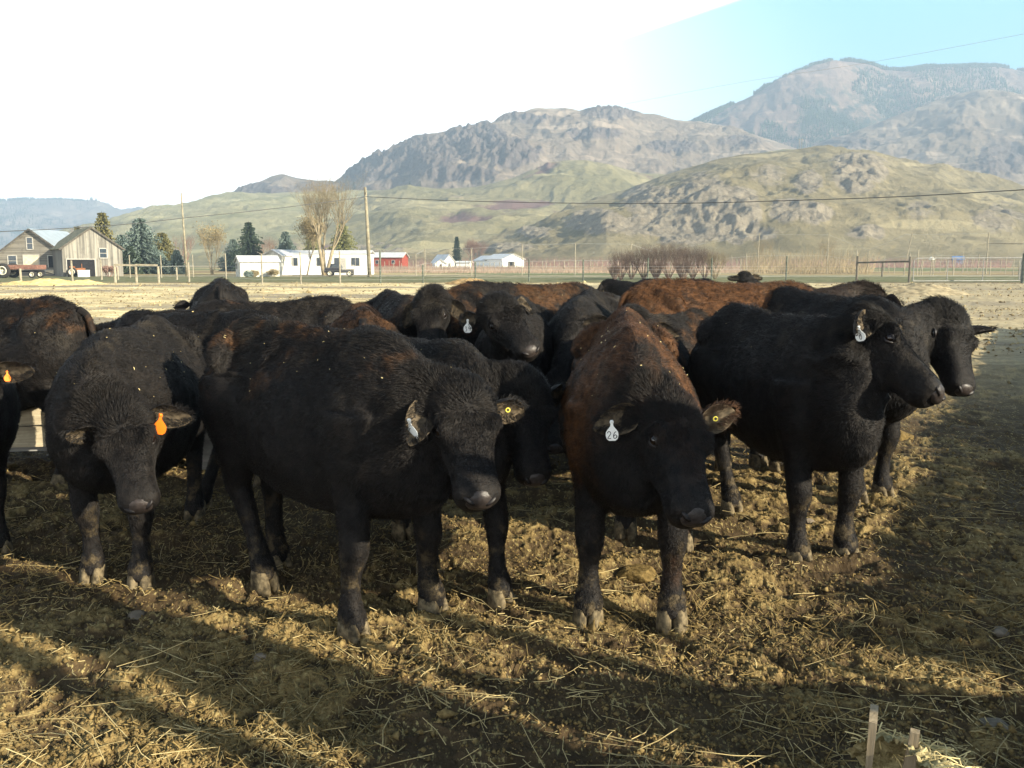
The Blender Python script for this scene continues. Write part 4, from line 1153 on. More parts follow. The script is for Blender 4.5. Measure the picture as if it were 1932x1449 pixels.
# annex at the trailer's left end
gable_building('porch_room', 'small lean-to room with gable end at the left end of the trailer home', 'shed', (X(515, 118), 118), math.radians(-28), 3.2, 3.4, 2.55, 3.25, M_OLDWHITE, M_GREYROOF, [], over=.25)
gable_building('red_barn', 'long red barn with pale roof right of the utility pole', 'barn', (X(762, 205), 207), math.radians(82), 5.5, 9.0, 2.9, 3.9, M_RED, M_GREYROOF, [],
    side_open=[('window', 2.0, 1.8, .8, .9, 1), ('window', 6.2, 1.8, .8, .9, 1), ('window', 2.0, 1.8, .8, .9, -1), ('window', 5.8, 1.8, .8, .9, -1)])
gable_building('cottage', 'small white cottage with steep gable in front of the dark poplar', 'house', (X(847, 232), 232), math.radians(38), 3.6, 5, 1.9, 3.7, M_WHITE, M_GREYROOF, [('window', 0, 1.1, .6, .8)])
gable_building('lean_to', 'low white wing adjoining the left of the small cottage', 'shed', (X(832, 230), 229), math.radians(12), 2.8, 4, 1.5, 2.4, M_WHITE, M_GREYROOF, [('hole', 0, .8, .5, .9)])
gable_building('open_barn', 'white barn with dark open front, the left of the two side by side', 'barn', (X(933, 243), 243), math.radians(24), 4.8, 9, 2.3, 3.5, M_WHITE, M_GREYROOF, [('hole', 0, 1.1, 3.8, 2.1)])
gable_building('machine_shed', 'larger white metal shed with wide gable, the right of the two side by side', 'barn', (X(968, 236), 236), math.radians(30), 6.6, 10, 2.6, 3.9, M_WHITE, M_GREYROOF, [('hole', -.6, 1.0, 2.0, 1.9)])
gable_building('roadside_shed', 'low white flat shed left of the two white barns', 'shed', (X(888, 236), 236), math.radians(80), 2.6, 3.6, 1.7, 2.0, M_WHITE, M_GREYROOF, [])
M_BLUEROOF = plain('blue_sheet_roof', (.10, .20, .42), .5, .4, .1)
gable_building('blue_roofed_shed', 'small hillside shed with a bright blue roof at the right', 'shed', (X(1806, 336), 332), math.radians(70), 3.2, 3.4, 2.9, 4.0, plain('shed_blue_wall', (.16, .24, .40), .7, .3, .1), M_BLUEROOF, [])
m = MB(); sphere(m, (0, 0, .75), .8, 16, 10, (Vector((1.15, 0, 0)), Vector((0, 1, 0)), Vector((0, 0, .75)))); m.tube([(0, 0, 1.2), (0, 0, 1.5)], .2, 10)
o = m.build('water_tank', M_WHITE, None, True, (X(1757, 300), 300, 2.2)); tag(o, 'round white tank lying in the field left of the blue-roofed shed', 'tank')

# ---- vehicles by the house
def wheel(root, c, r, w, rim=M_RIM):
    mb = MB(); c = Vector(c)
    rings = []
    for dy, rr in ((-w / 2, r * .62), (-w / 2, r * .9), (-w * .32, r), (w * .32, r), (w / 2, r * .9), (w / 2, r * .62)):
        rings.append([c + Vector((math.cos(2 * math.pi * k / 24) * rr, dy, math.sin(2 * math.pi * k / 24) * rr)) for k in range(24)])
    loft(mb, rings); wh = mb.build('wheel', M_TYRE, root, True)
    mb = MB(); rings = []
    for dy, rr in ((-w / 2 - .01, r * .62), (-w / 2 - .015, r * .5), (-w / 2 + .06, r * .40), (-w / 2 + .05, r * .16), (-w / 2 - .03, r * .14), (-w / 2 - .03, .001)):
        rings.append([c + Vector((math.cos(2 * math.pi * k / 20) * rr, dy, math.sin(2 * math.pi * k / 20) * rr)) for k in range(20)])
    loft(mb, rings); mb.build('rim', rim, wh, True)
Y = 96
wg = empty('hay_wagon', (X(18, Y), Y, 0)); tag(wg, 'faded red farm wagon with a cream-rimmed tyre in front of the farmhouse', 'wagon')
m = MB(); m.box((.6, 0, 1.0), (5.6, 1.9, .16)); m.box((.6, -.95, 1.22), (5.6, .06, .34)); m.box((.6, .95, 1.22), (5.6, .06, .34)); m.box((3.4, 0, 1.2), (.06, 1.9, .3)); m.build('bed', M_FADEDRED, wg)
m = MB(); m.bar((-2.0, 0, .72), (3.6, 0, .72), .14, .18); m.bar((3.4, 0, .72), (4.8, 0, .35), .08, .08); m.build('chassis', M_DARK, wg)
for s_ in (-1, 1): wheel(wg, (-.2, s_ * .95, .78), .78, .38); wheel(wg, (2.8, s_ * .85, .38), .38, .2)
Y = 108
qc = empty('parked_truck', (X(643, Y), Y, 0), 0.05); tag(qc, 'small dark pickup parked before the white trailer home', 'truck')
m = MB(); m.box((-.9, 0, .75), (1.9, 1.6, .5)); m.box((-.2, 0, .62), (3.4, 1.6, .34)); m.build('body', M_BLACKPAINT, qc)
m = MB(); m.add([(-1.25, -.74, 1.0), (.15, -.74, 1.0), (-.1, -.62, 1.5), (-1.1, -.62, 1.5), (-1.25, .74, 1.0), (.15, .74, 1.0), (-.1, .62, 1.5), (-1.1, .62, 1.5)],
    [(0, 1, 2, 3), (7, 6, 5, 4), (1, 5, 6, 2), (0, 3, 7, 4), (3, 2, 6, 7)]); cb = m.build('cab', M_BLACKPAINT, qc)
m = MB(); m.box((-.55, -.70, 1.24), (.9, .03, .34)); m.build('window', M_GLASS, cb)
m = MB(); m.box((1.05, 0, .86), (1.5, 1.5, .12)); m.bar((.4, -.7, .9), (.6, -.7, 1.45), .06, .06); m.bar((.6, -.7, 1.45), (1.7, -.7, 1.3), .06, .06); m.bar((1.7, -.7, .9), (1.7, -.7, 1.3), .06, .06); m.build('rack', M_TRIM, qc)
for x_ in (-1.25, 1.1):
    for s_ in (-1, 1): wheel(qc, (x_, s_ * .72, .36), .36, .22)
Y = 104
mt = empty('small_tractor', (X(145, Y), Y, 0), .3); tag(mt, 'rusty orange small tractor standing at the open mouth of the grey barn', 'tractor')
m = MB(); m.box((.2, 0, .75), (1.3, .55, .5)); m.box((-.5, 0, .95), (.5, .6, .5)); m.tube([(.5, .1, 1.0), (.5, .1, 1.5)], .035, 8); m.build('body', M_ORANGE, mt)
m = MB(); m.box((-.6, 0, 1.25), (.4, .45, .08)); m.box((-.78, 0, 1.45), (.06, .45, .35)); m.build('seat', M_DARK, mt)
for s_ in (-1, 1): wheel(mt, (-.5, s_ * .5, .55), .55, .26); wheel(mt, (.7, s_ * .42, .32), .32, .16)
o = MB(); o.box((0, 0, .35), (1.0, .8, .7)); o.box((0, 0, .74), (1.06, .86, .08))
tag(o.build('white_crate', M_WHITE, None, False, (X(157, 103), 103, 0)), 'white box standing at the barn mouth beside the small tractor', 'box')

# ================================================================== TREES
M_BARK = plain('tree_bark', (.34, .28, .19), .9, .1, .3, 3)
M_BARKD = plain('dark_bark', (.09, .065, .045), .9, .1, .3, 3)
def leafmat(name, a, b):
    t = NT(name); m = t.fin(t.mix(t.rng(t.noise(.9, 4, .7), .33, .67), a, b), .8, .12); return m
def conifer(pos, H, R, mat, label, seed, group='conifers around the farm', loc_z=0.0, nlay=None, dense=1.0):
    rg = np.random.default_rng(seed)
    root = empty('spruce_tree', (pos[0], pos[1], loc_z)); tag(root, label, 'tree', group)
    m = MB(); m.tube([(0, 0, -.2), (.02 * H * .3, 0, H * .5), (0, 0, H * .97)], [.028 * H * .8, .016 * H * .8, .002 * H], 8); m.build('trunk', M_BARKD, root, True)
    V = []; F = []; nlay = nlay or int(21 * dense)
    for i in range(nlay):
        z = H * (.04 + .94 * (i / nlay) ** .92); k = 1 - z / H
        rr = R * (k ** .80) * rg.uniform(.80, 1.12); nb = int(7 + 12 * k)
        a0 = rg.uniform(0, 6.28)
        for b in range(nb):
            a = a0 + 2 * np.pi * b / nb + rg.normal(0, .12); L = rr * rg.choice([.55, .8, 1.0, 1.2]) * rg.uniform(.85, 1.1) + .12
            d = np.array([np.cos(a), np.sin(a), 0]); sd = np.array([-np.sin(a), np.cos(a), 0])
            droop = -.30 * L * rg.uniform(.5, 1.3)
            ns = max(4, int(L / .32))
            for q in range(ns):                  # sprays of needles along each bough
                t = (q + rg.uniform(.2, 1)) / ns; c = np.array([0, 0, z]) + d * L * t + np.array([0, 0, droop * t * t + .10 * L * t])
                w = (.38 + .22 * (1 - t)) * (.35 + .08 * H * .35) * 1.25 * rg.uniform(.7, 1.3)
                for s_ in (-1, 1):
                    tip = c + (sd * s_ * rg.uniform(.6, 1) + d * rg.uniform(.5, 1.0)) * w + np.array([0, 0, rg.uniform(-.45, .1) * w])
                    n0 = len(V); V += [c - d * w * .3, c + d * w * .35 + np.array([0, 0, .12 * w]), tip]; F.append((n0, n0 + 1, n0 + 2))
                n0 = len(V); tip = c + d * w * .9 + np.array([0, 0, rg.uniform(-.9, .3) * w]); V += [c + sd * w * .5 + np.array([0, 0, -.3 * w]), c - sd * w * .5, tip]; F.append((n0, n0 + 1, n0 + 2))
                for s_ in (-1, 1):
                    n0 = len(V); V += [c - (d + sd * s_) * w * .5, c + (d + sd * s_ * .6) * w * .5, c + (d * .4 + sd * s_ * .5) * w + np.array([0, 0, -rg.uniform(.6, 1.3) * w])]; F.append((n0, n0 + 1, n0 + 2))
    o = np_mesh('crown', np.array(V), np.array(F), mat, root, smooth=False)
    return root
def branches(mb, p, d, L, r, depth, rg, spread=.5, up=.12, kids=3, tips=None, taper=.62):
    n = 3; pts = [p]; q = p.copy(); dd = d.copy()
    for i in range(n):
        dd = (dd + Vector((rg.uniform(-.12, .12), rg.uniform(-.12, .12), up * .5))).normalized(); q = q + dd * L / n; pts.append(q.copy())
    mb.tube(pts, [r * (1 - .5 * i / n) for i in range(n + 1)], 5 if depth > 1 else 3, cap=False)
    if depth == 0:
        if tips is not None: tips.append((q.copy(), dd.copy()))
        return
    for k in range(kids + (1 if rg.random() < .4 else 0)):
        t = rg.uniform(.35, 1.0) if k else 1.0
        base = pts[0].lerp(pts[-1], t) if t < 1 else pts[-1]
        if 0 < t < 1: base = pts[min(int(t * n), n - 1)].lerp(pts[min(int(t * n), n - 1) + 1], t * n - int(t * n))
        nd = (dd + Vector((rg.gauss(0, spread), rg.gauss(0, spread), rg.uniform(0, up * 2)))).normalized()
        branches(mb, base, nd, L * rg.uniform(.6, .85), r * taper * (1 - .3 * t), depth - 1, rg, spread, up, kids, tips, taper)
def bare_tree(name, pos, H, label, seed, mat, stems=2, depth=5, spread=.42, leaf=None, cat='tree', group=None, kids=3, twig=None, r0=None, lean=.25, low=.28):
    rg = random.Random(seed); root = empty(name, (pos[0], pos[1], 0)); tag(root, label, cat, group)
    m = MB(); tips = []; r0 = r0 or H * .022
    crown = MB()
    for i in range(stems):
        a = 2 * math.pi * i / stems + rg.uniform(-.4, .4); d = Vector((math.cos(a) * lean, math.sin(a) * lean * .6, 1)).normalized()
        p = Vector((math.cos(a) * r0 * .6, math.sin(a) * r0 * .6, -.1)); q = p + d * H * low
        m.tube([p, p.lerp(q, .5), q], [r0, r0 * .85, r0 * .72], 8)
        for k in range(kids):
            nd = (d + Vector((rg.gauss(0, spread * .8), rg.gauss(0, spread * .8), .3))).normalized()
            branches(crown, q, nd, H * .26, r0 * .5, depth - 1, rg, spread, .2, kids, tips)
    m.build('trunk', mat, root, True)
    crown.build('crown', twig or mat, root, True)
    if leaf:
        V = []; F = []; g = np.random.default_rng(seed)
        for q, dd in tips:
            for k in range(leaf[1]):
                c = np.array(q) + g.normal(0, leaf[2], 3); n0 = len(V); a = g.normal(0, 1, (2, 3)) * leaf[3]
                V += [c, c + a[0], c + a[1]]; F.append((n0, n0 + 1, n0 + 2))
        np_mesh('leaves', np.array(V), np.array(F), leaf[0], root, smooth=False)['kind'] = 'stuff'
    return root
M_SPB = leafmat('spruce_blue_green', (.095, .135, .11), (.26, .32, .28))
M_SPD = leafmat('spruce_dark', (.035, .055, .035), (.08, .11, .07))
M_SPY = leafmat('spruce_yellowish', (.15, .14, .05), (.28, .25, .10))
M_TWIG = plain('pale_twigs', (.26, .215, .14), .9, .1, .25, 2)
M_TWIGP = plain('purplish_twigs', (.26, .165, .13), .9, .1, .25, 2)
M_TWIGD = plain('dark_thicket_twigs', (.14, .10, .08), .9, .1, .3, 2)
M_GOLD = leafmat('golden_buds', (.22, .17, .085), (.33, .27, .15))
M_PALEG = leafmat('pale_green_foliage', (.20, .21, .08), (.33, .32, .14))
def at(px, Y_): return (X(px, Y_), Y_)
for px, top, Y_, rw, mt_, lab in ((268, 408, 131, 66, M_SPB, 'broad blue-green spruce right of the grey barn, the biggest near the barn'),
        (198, 397, 142, 44, M_SPY, 'tall yellowish spruce rising behind the grey barn roof'),
        (232, 440, 138, 42, M_SPB, 'spruce half hidden between the yellowish spruce and the broad blue-green one'),
        (308, 436, 140, 46, M_SPY, 'olive spruce just right of the broad blue-green spruce'),
        (150, 424, 150, 20, M_SPY, 'sparse spruce top showing over the farmhouse ridge'),
        (472, 416, 170, 42, M_SPD, 'dark pointed spruce behind the white shed'),
        (441, 449, 176, 34, M_SPB, 'shorter blue-green spruce left of the dark pointed spruce'),
        (540, 434, 165, 36, M_SPB, 'small blue spruce over the left end of the trailer home roof'),
        (648, 418, 168, 48, M_PALEG, 'pale olive conifer behind the big bare tree'),
        (590, 424, 160, 30, M_PALEG, 'light olive conifer left of the big bare tree, behind the trailer home'),
        (334, 470, 128, 22, M_SPB, 'low blue-green spruce left of the thin pole'),
        (286, 456, 134, 44, M_SPB, 'blue-green spruce tucked in front of the gap right of the broad spruce'),
        (246, 462, 128, 34, M_SPD, 'short dark spruce at the foot of the broad blue-green spruce'),
        (862, 444, 262, 12, M_SPD, 'narrow dark poplar-like evergreen beside the small white cottage')):
    base = 496 + 2677 / Y_
    H = (base - top) / 1673 * Y_ * 1.0; conifer(at(px, Y_), H, rw / 1673 * Y_, mt_, lab, px)
for px, y0, y1, Y_, lab in ((773, 340, 360, 930, 'left of two lone conifers high on the green hill'), (793, 339, 361, 930, 'right of two lone conifers high on the green hill'),
        (668, 338, 357, 1100, 'lone conifer on the slope above the utility pole')):
    p = P(px, y1, Y_); conifer((p.x, p.y), (y1 - y0) / 1673 * Y_, 5 / 1673 * Y_, M_SPD, lab, px, 'lone conifers on the hills', p.z - 1, nlay=12)
bare_tree('bare_tree', at(612, 112), 12.2, 'large bare deciduous tree with pale forked trunk before the trailer home', 5, M_TWIG, 3, 6, .40, kids=3, r0=.26, lean=.28, leaf=(M_GOLD, 1, .2, .04))
bare_tree('bare_tree', at(578, 119), 7.6, 'slimmer golden budding tree just left of the large bare tree', 8, M_TWIG, 1, 5, .42, kids=4, r0=.13, leaf=(M_GOLD, 5, .3, .09))
bare_tree('bare_tree', at(399, 124), 6.6, 'golden bare tree between the thin pole and the white shed', 9, M_BARK, 3, 5, .36, kids=3, r0=.11, leaf=(M_GOLD, 3, .3, .08), lean=.3)
bare_tree('bare_tree', at(895, 275), 9.5, 'purplish leafless tree right of the narrow dark evergreen', 10, M_TWIGP, 3, 5, .5, kids=4, r0=.16, lean=.4)
bare_tree('bare_tree', at(1000, 560), 13, 'purple-brown leafless tree in the gully of the green hill', 12, M_TWIGP, 4, 5, .6, kids=3, r0=.2, lean=.8, low=.15)
bare_tree('bare_tree', at(170, 175), 9.0, 'hazy leafless tree behind the barn roof', 13, M_TWIGP, 3, 5, .5, kids=4, r0=.14, lean=.4)
bare_tree('bare_tree', at(345, 150), 7.0, 'hazy brown leafless tree behind the thin pole', 31, M_TWIGP, 4, 5, .5, kids=3, r0=.10, lean=.4)
bare_tree('bare_tree', at(500, 185), 7.5, 'leafless brown tree behind the porch room of the trailer home', 32, M_TWIGP, 4, 5, .5, kids=3, r0=.10, lean=.4)
bare_tree('bare_tree', at(1440, 170), 7.0, 'yellowish leafless tree at the left end of the thin sapling row', 15, M_TWIG, 4, 5, .45, kids=3, r0=.08, lean=.4)
bare_tree('bare_tree', at(1560, 175), 7.0, 'yellowish leafless tree over the right end of the sapling row', 16, M_TWIG, 4, 5, .45, kids=3, r0=.08, lean=.4)
for i, (px, y_, hh, s_, lab) in enumerate(((1172, 84, 2.3, 3, 'leftmost leafless shrub of the dark thicket behind the herd'), (1215, 86, 2.7, 4, 'dense leafless shrub second from the left in the thicket'), (1262, 84, 2.9, 5, 'tallest leafless shrub in the middle of the dark thicket'),
        (1308, 86, 2.7, 6, 'leafless shrub right of the tallest one in the thicket'), (1350, 88, 2.3, 7, 'yellowish leafless shrub at the right end of the thicket'), (1238, 83, 1.5, 9, 'low tangled shrub at the foot of the thicket, left part'), (1290, 82, 1.6, 19, 'low tangled shrub at the foot of the thicket, right part'), (1192, 88, 2.1, 21, 'leafless shrub at the back between the two leftmost of the thicket'), (1238, 89, 2.6, 22, 'leafless shrub at the back just left of the tallest of the thicket'), (1286, 89, 2.5, 23, 'leafless shrub at the back just right of the tallest of the thicket'), (1330, 90, 2.4, 24, 'leafless shrub at the back beside the yellowish one of the thicket'), (1160, 83, 1.2, 25, 'small low shrub at the left foot of the thicket'))):
    bare_tree('shrub', at(px, y_), hh * 1.5, lab, 20 + s_, M_TWIG if i == 4 else M_TWIGD, 22, 3, .45, kids=3, r0=.030, lean=.55, low=.34, cat='shrub', group='shrubs of the leafless thicket')
for px, Y_, hh, mt_, lab in ((205, 104, 1.5, M_TWIGP, 'rounded brown shrub at the foot of the barn gable'), (515, 104, .95, M_GOLD, 'clipped tan bush at the right end of the white shed'), (478, 102, .8, M_GOLD, 'small tan bush against the white shed wall'), (468, 101.5, .7, M_SPB, 'small grey-green bush left of the tan bush at the shed')):
    bare_tree('bush', at(px, Y_), hh, lab, px, mt_, 14, 3, .5, kids=3, r0=.02, lean=1.0, low=.3, cat='bush', leaf=(mt_, 8, .10, .06), group='bushes by the farm sheds')

# ================================================================== POLES, WIRES, FENCES
pole = empty('utility_pole', (X(697, 103), 103, 0)); tag(pole, 'pale wooden utility pole standing before the trailer home', 'utility pole')
m = MB(); m.tube([(0, 0, 0), (-.12, 0, 5), (-.30, 0, 10.15)], [.24, .20, .15], 12); m.build('pole_shaft', M_POLE, pole, True)
m = MB(); m.tube([(-.27, -.16, 9.3), (-.27, -.16, 9.6)], .05, 8); m.build('insulator', M_DARK, pole, True)
def wire(name, pts, r, label, mat=M_WIRE):
    m = MB(); m.tube([Vector(p) for p in smooth_poly([tuple(p) for p in pts], 6)], r, 5)
    return tag(m.build(name, mat), label, 'wire')
top = P(691, 371, 102.7)
wire('power_line', [P(-160, 444, 60), P(0, 437, 68), P(120, 431, 76), P(240, 423, 82), P(350, 411, 88), P(460, 400, 94), P(580, 386, 98), top], .032, 'dark power line from the left edge to the utility pole')
wire('power_line', [top, P(840, 378, 96), P(1000, 382, 88), P(1160, 384, 81), P(1320, 383, 74), P(1500, 378, 67), P(1700, 371, 60), P(1932, 358, 54), P(2100, 348, 50)], .030, 'dark power line from the utility pole across the hills to the right edge')
wire('high_line', [P(1180, 196, 300), P(1400, 155, 260), P(1640, 118, 225), P(1932, 64, 190), P(2050, 40, 180)], .035, 'faint high cable crossing the blue sky at upper right', M_WIREP)
m = MB(); m.tube([(0, 0, 0), (-.1, 0, 4.5), (-.22, 0, 9.8)], [.16, .12, .07], 10)
tag(m.build('thin_pole', M_POLE, None, True, (X(352, 107), 107, 0)), 'thin weathered pole between the spruces and the golden tree', 'pole')
def hill_pole(px, y0, y1, Y_, lab):
    a = P(px, y1, Y_); h_ = (y1 - y0) / 1673 * Y_; r = empty('hill_pylon', a); tag(r, lab, 'pylon', 'power poles on the hills')
    m = MB(); w = h_ * .13
    for s_ in (-1, 1): m.tube([(s_ * w, 0, -2), (s_ * w, 0, h_)], h_ * .022, 6)
    m.build('pole_shaft', M_POLE, r); m = MB(); m.bar((-w * 2.2, 0, h_ * .9), (w * 2.2, 0, h_ * .9), h_ * .03, h_ * .03); m.build('crossarm', M_POLE, r)
hill_pole(1272, 300, 313, 700, 'twin-pole pylon on the ridge left of the rocky hill top'); hill_pole(1510, 262, 280, 700, 'twin-pole pylon on top of the rocky hill')
hill_pole(938, 340, 358, 850, 'leaning twin-pole pylon on the green hill crest'); hill_pole(858, 358, 372, 850, 'small twin-pole pylon low on the green hill, left of the leaning one')

def post(root, name, px, top_y, base_y, r, mat, lean=0.0, n=7, Y_=None):
    g = G(px, base_y) if Y_ is None else Vector((X(px, Y_), Y_, 0)); h_ = (base_y - top_y) / 1673 * g.y * (1.0)
    m = MB(); m.tube([(g.x, g.y, -.05), (g.x + lean * h_ / 2, g.y, h_ / 2), (g.x + lean * h_, g.y, h_)], [r, r * .95, r * .88], n)
    m.build(name, mat, root, False); return g, h_
# near pen fence: posts with strands of page wire
fen = empty('pen_fence', (0, 0, 0)); tag(fen, 'wire fence on mixed pale and dark posts along the far side of the pen', 'fence')
near = [(427, 480, 530, 0), (495, 480, 536, 0), (568, 477, 536, 0), (642, 475, 537, 0), (718, 474, 536, 1), (798, 500, 535, 1), (897, 495, 533, 1), (998, 490, 531, 1), (1100, 490, 530, 1), (1222, 487, 531, 1), (1342, 487, 530, 1), (1483, 484, 528, 1), (1616, 484, 529, 1)]
prev = None
for px, t_, b_, dk in near:
    g, h_ = post(fen, 'post', px, t_, b_, .075 if dk else .06, M_POSTD if dk else M_POSTL)
    if prev:
        for k in (.25, .5, .75, .95):
            m = MB(); hh = min(h_, prev[1], 1.35); m.tube([prev[0] + Vector((0, -.08, hh * k)), g + Vector((0, -.08, hh * k))], .008, 3, False); m.build('wire', M_WIREP, fen)
    prev = (g, h_)
# tall game fence beyond the road
gf = empty('game_fence', (0, 0, 0)); tag(gf, 'tall game fence of slim pale posts with netting along the road', 'fence')
prev = None
for px, t_, b_, le in [(246, 482, 524, 0), (305, 482, 524, 0), (365, 481, 523, 0), (427, 482, 523, 0), (785, 480, 521, 0), (802, 470, 520, 0), (890, 468, 520, 0), (985, 462, 519.5, 0), (1085, 459, 519, 0), (1190, 460, 518.5, 0), (1233, 475, 517, 0), (1428, 442, 517, .03), (1560, 442, 517, 0), (1636, 472, 517, .03), (1704, 442, 518, .16), (1860, 440, 518, 0)]:
    g, h_ = post(gf, 'post', px, t_, b_, .065, M_POSTL, le, 6)
    if prev and g.x - prev[0].x < 16:
        for k in ((.45, .97) if px > 700 else (.5,)):
            m = MB(); m.tube([prev[0] + Vector((0, 0, prev[1] * k)), g + Vector((0, 0, h_ * k))], .018, 3, False); m.build('wire', M_WIREP, gf)
    prev = (g, h_)
# left rail fence
rf = empty('rail_fence', (0, 0, 0)); tag(rf, 'short wooden rail fence with one top rail left of the thin pole', 'fence')
gs = [post(rf, 'post', px, 503, 535, .10, M_POSTL) for px in (218, 258, 300)]
for a, b in zip(gs, gs[1:]):
    m = MB(); m.bar(a[0] + Vector((0, -.1, 1.45)), b[0] + Vector((0, -.1, 1.42)), .06, .14); m.build('rail', M_POSTL, rf)
for px, t_, b_, lab in ((40, 507, 536, 'short pale post before the farm wagon'), (137, 492, 533, 'stout pale post before the gap of house and barn'), (192, 490, 528, 'pale post before the barn gable'), (223, 505, 528, 'thin pale post right of the barn corner'), (334, 505, 528, 'pale post just left of the thin pole'), (357, 495, 532, 'pale post at the foot of the thin pole')):
    g = G(px, b_); m = MB(); h_ = (b_ - t_) / 1673 * g.y; m.tube([(0, 0, -.05), (0, 0, h_)], [.09, .08], 8)
    tag(m.build('fence_post', M_POSTL, None, False, g), lab, 'post', 'single posts in the farmyard')
# rails and metal gate at right
rf = empty('corral_fence', (0, 0, 0)); tag(rf, 'brown corral posts joined by a single top rail left of the metal gate', 'fence')
M_BROWNP = plain('brown_post', (.13, .115, .09), .85, .15, .3, 4)
gs = [post(rf, 'post', px, t_, b_, .10, M_BROWNP) for px, t_, b_ in ((1616, 484, 530), (1664, 494, 522), (1715, 485, 533))]
m = MB(); m.bar(gs[0][0] + Vector((0, -.12, 1.62)), gs[2][0] + Vector((0, -.12, 1.72)), .08, .14); m.build('rail', M_BROWNP, rf)
gt = empty('metal_gate', (0, 0, 0)); tag(gt, 'wide tubular metal gate with wire mesh in front of the right-hand field', 'gate')
a, b = G(1722, 533), G(1925, 532)
def lerp(u, z): return a.lerp(b, u) + Vector((0, 0, z))
zt = (533 - 488) / 1673 * a.y
m = MB(); m.tube([lerp(0, .12), lerp(0, zt - .15), lerp(.03, zt), lerp(1, zt + .05)], .045, 8); m.tube([lerp(1, zt + .05), lerp(1, .12)], .045, 8); m.tube([lerp(0, .12), lerp(1, .12)], .04, 8); m.build('frame', M_STEEL, gt)
for u in (.31, .64, .985): m = MB(); m.tube([lerp(u, .12), lerp(u, zt)], .035, 8); m.build('upright', M_STEEL, gt)
for k in range(1, 7): m = MB(); m.tube([lerp(0, zt * k / 7), lerp(1, zt * k / 7)], .008, 3, False); m.build('wire', M_WIREP, gt)
g, h_ = G(1929, 534), 0
m = MB(); m.tube([(0, 0, 0), (0, 0, 2.35)], [.14, .13], 10); tag(m.build('gate_post', M_POSTD, None, False, g), 'thick dark gate post at the right edge of the picture', 'post')
fr = empty('gateway_frame', (0, 0, 0)); tag(fr, 'tall pale goalpost-like frame with a crossbar behind the metal gate', 'frame')
ga = post(fr, 'post', 1860, 440, 517, .09, M_POSTL); gb = post(fr, 'post', 1930, 440, 519, .09, M_POSTL)
m = MB(); m.bar(ga[0] + Vector((0, 0, ga[1] * .73)), gb[0] + Vector((0, 0, gb[1] * .73)), .10, .12); m.build('crossbar', M_POSTL, fr)

# orchard posts, saplings, trellis posts: one source mesh each
def scatter_posts(name, items, mat, lab, cat, group, r=.05, n=5):
    m = MB(); m.tube([(0, 0, -.05), (0, 0, 1)], [r, r * .9], n); src = m.build(name, mat); first = True
    for px, Y_, h_, lean in items:
        o = src if first else src.copy()
        if not first: C.objects.link(o)
        first = False
        o.location = (X(px, Y_), Y_, 0); o.scale = (1, 1, h_); o.rotation_euler = (0, lean, 0); tag(o, lab, cat, group)
rg = random.Random(3)
scatter_posts('orchard_post', [(706 + 9.0 * i + rg.uniform(-3, 3), rg.choice((150, 165, 190)), rg.uniform(1.5, 2.2), rg.uniform(-.03, .03)) for i in range(52)] + [(1170 + 9.5 * i + rg.uniform(-4, 4), rg.choice((128, 150, 175)), rg.uniform(1.8, 3.2), rg.uniform(-.05, .05)) for i in range(26)] + [(1620 + 12 * i + rg.uniform(-5, 5), rg.choice((115, 135, 160)), rg.uniform(1.6, 3.4), rg.uniform(-.06, .06)) for i in range(26)], M_POSTL, 'pale orchard post in the field beyond the game fence', 'post', 'orchard posts', .07)
scatter_posts('sapling', [(1408 + 4.3 * i + rg.uniform(-1.6, 1.6), rg.uniform(124, 146), rg.uniform(2.3, 3.7), rg.uniform(-.04, .04)) for i in range(47)], M_TWIG, 'slim bare sapling in the row behind the game fence', 'sapling', 'row of slim saplings', .035)
scatter_posts('trellis_post', [(px, 120 + i * 5, 2.5, .07 if i % 2 else .14) for i, px in enumerate((1736, 1762, 1784, 1800, 1817, 1832, 1843, 1852))], M_POSTL, 'leaning pale trellis post in the field seen through the metal gate', 'post', 'leaning trellis posts', .06)
# low brush bands that nobody could count
def brush_band(name, px0, px1, Y0, Y1, n, h0, h1, mat, label, seed):
    r = np.random.default_rng(seed); Yv = r.uniform(Y0, Y1, n); xv = (r.uniform(px0, px1, n) - 966) / 1673 * Yv
    hh = r.uniform(h0, h1, n); ang = r.normal(0, .35, n); w = r.uniform(.02, .05, n) * (Yv / 150)
    a = np.stack([xv - w, Yv, np.zeros(n)], 1); b = np.stack([xv + w, Yv, np.zeros(n)], 1)
    c = np.stack([xv + ang * hh, Yv + r.normal(0, .3, n) * hh, hh], 1)
    d = np.stack([xv, Yv + w, np.zeros(n)], 1)
    V = np.stack([a, b, c, d], 1).reshape(-1, 3); i = np.arange(n)[:, None] * 4
    F = np.vstack([i + [0, 1, 2], i + [1, 3, 2], i + [3, 0, 2]])
    tag(np_mesh(name, V, F, mat, smooth=False), label, 'brush', kind='stuff')
M_ROSY = plain('rosy_canes', (.34, .255, .19), .9, .1, .3, .5)
brush_band('cane_rows', 690, 1420, 135, 210, 9000, .7, 1.3, M_ROSY, 'pinkish brown rows of low fruit canes beyond the road', 1)
brush_band('reed_band', 1400, 1640, 128, 150, 1100, 1.0, 4.2, plain('straw_reeds', (.28, .225, .14), .9, .1, .3, .5), 'yellowish thin growth around the sapling row', 2)
brush_band('hill_foot_brush', 560, 1900, 290, 345, 6000, 1.5, 4.5, M_TWIGP, 'brown brush along the foot of the hills', 3)
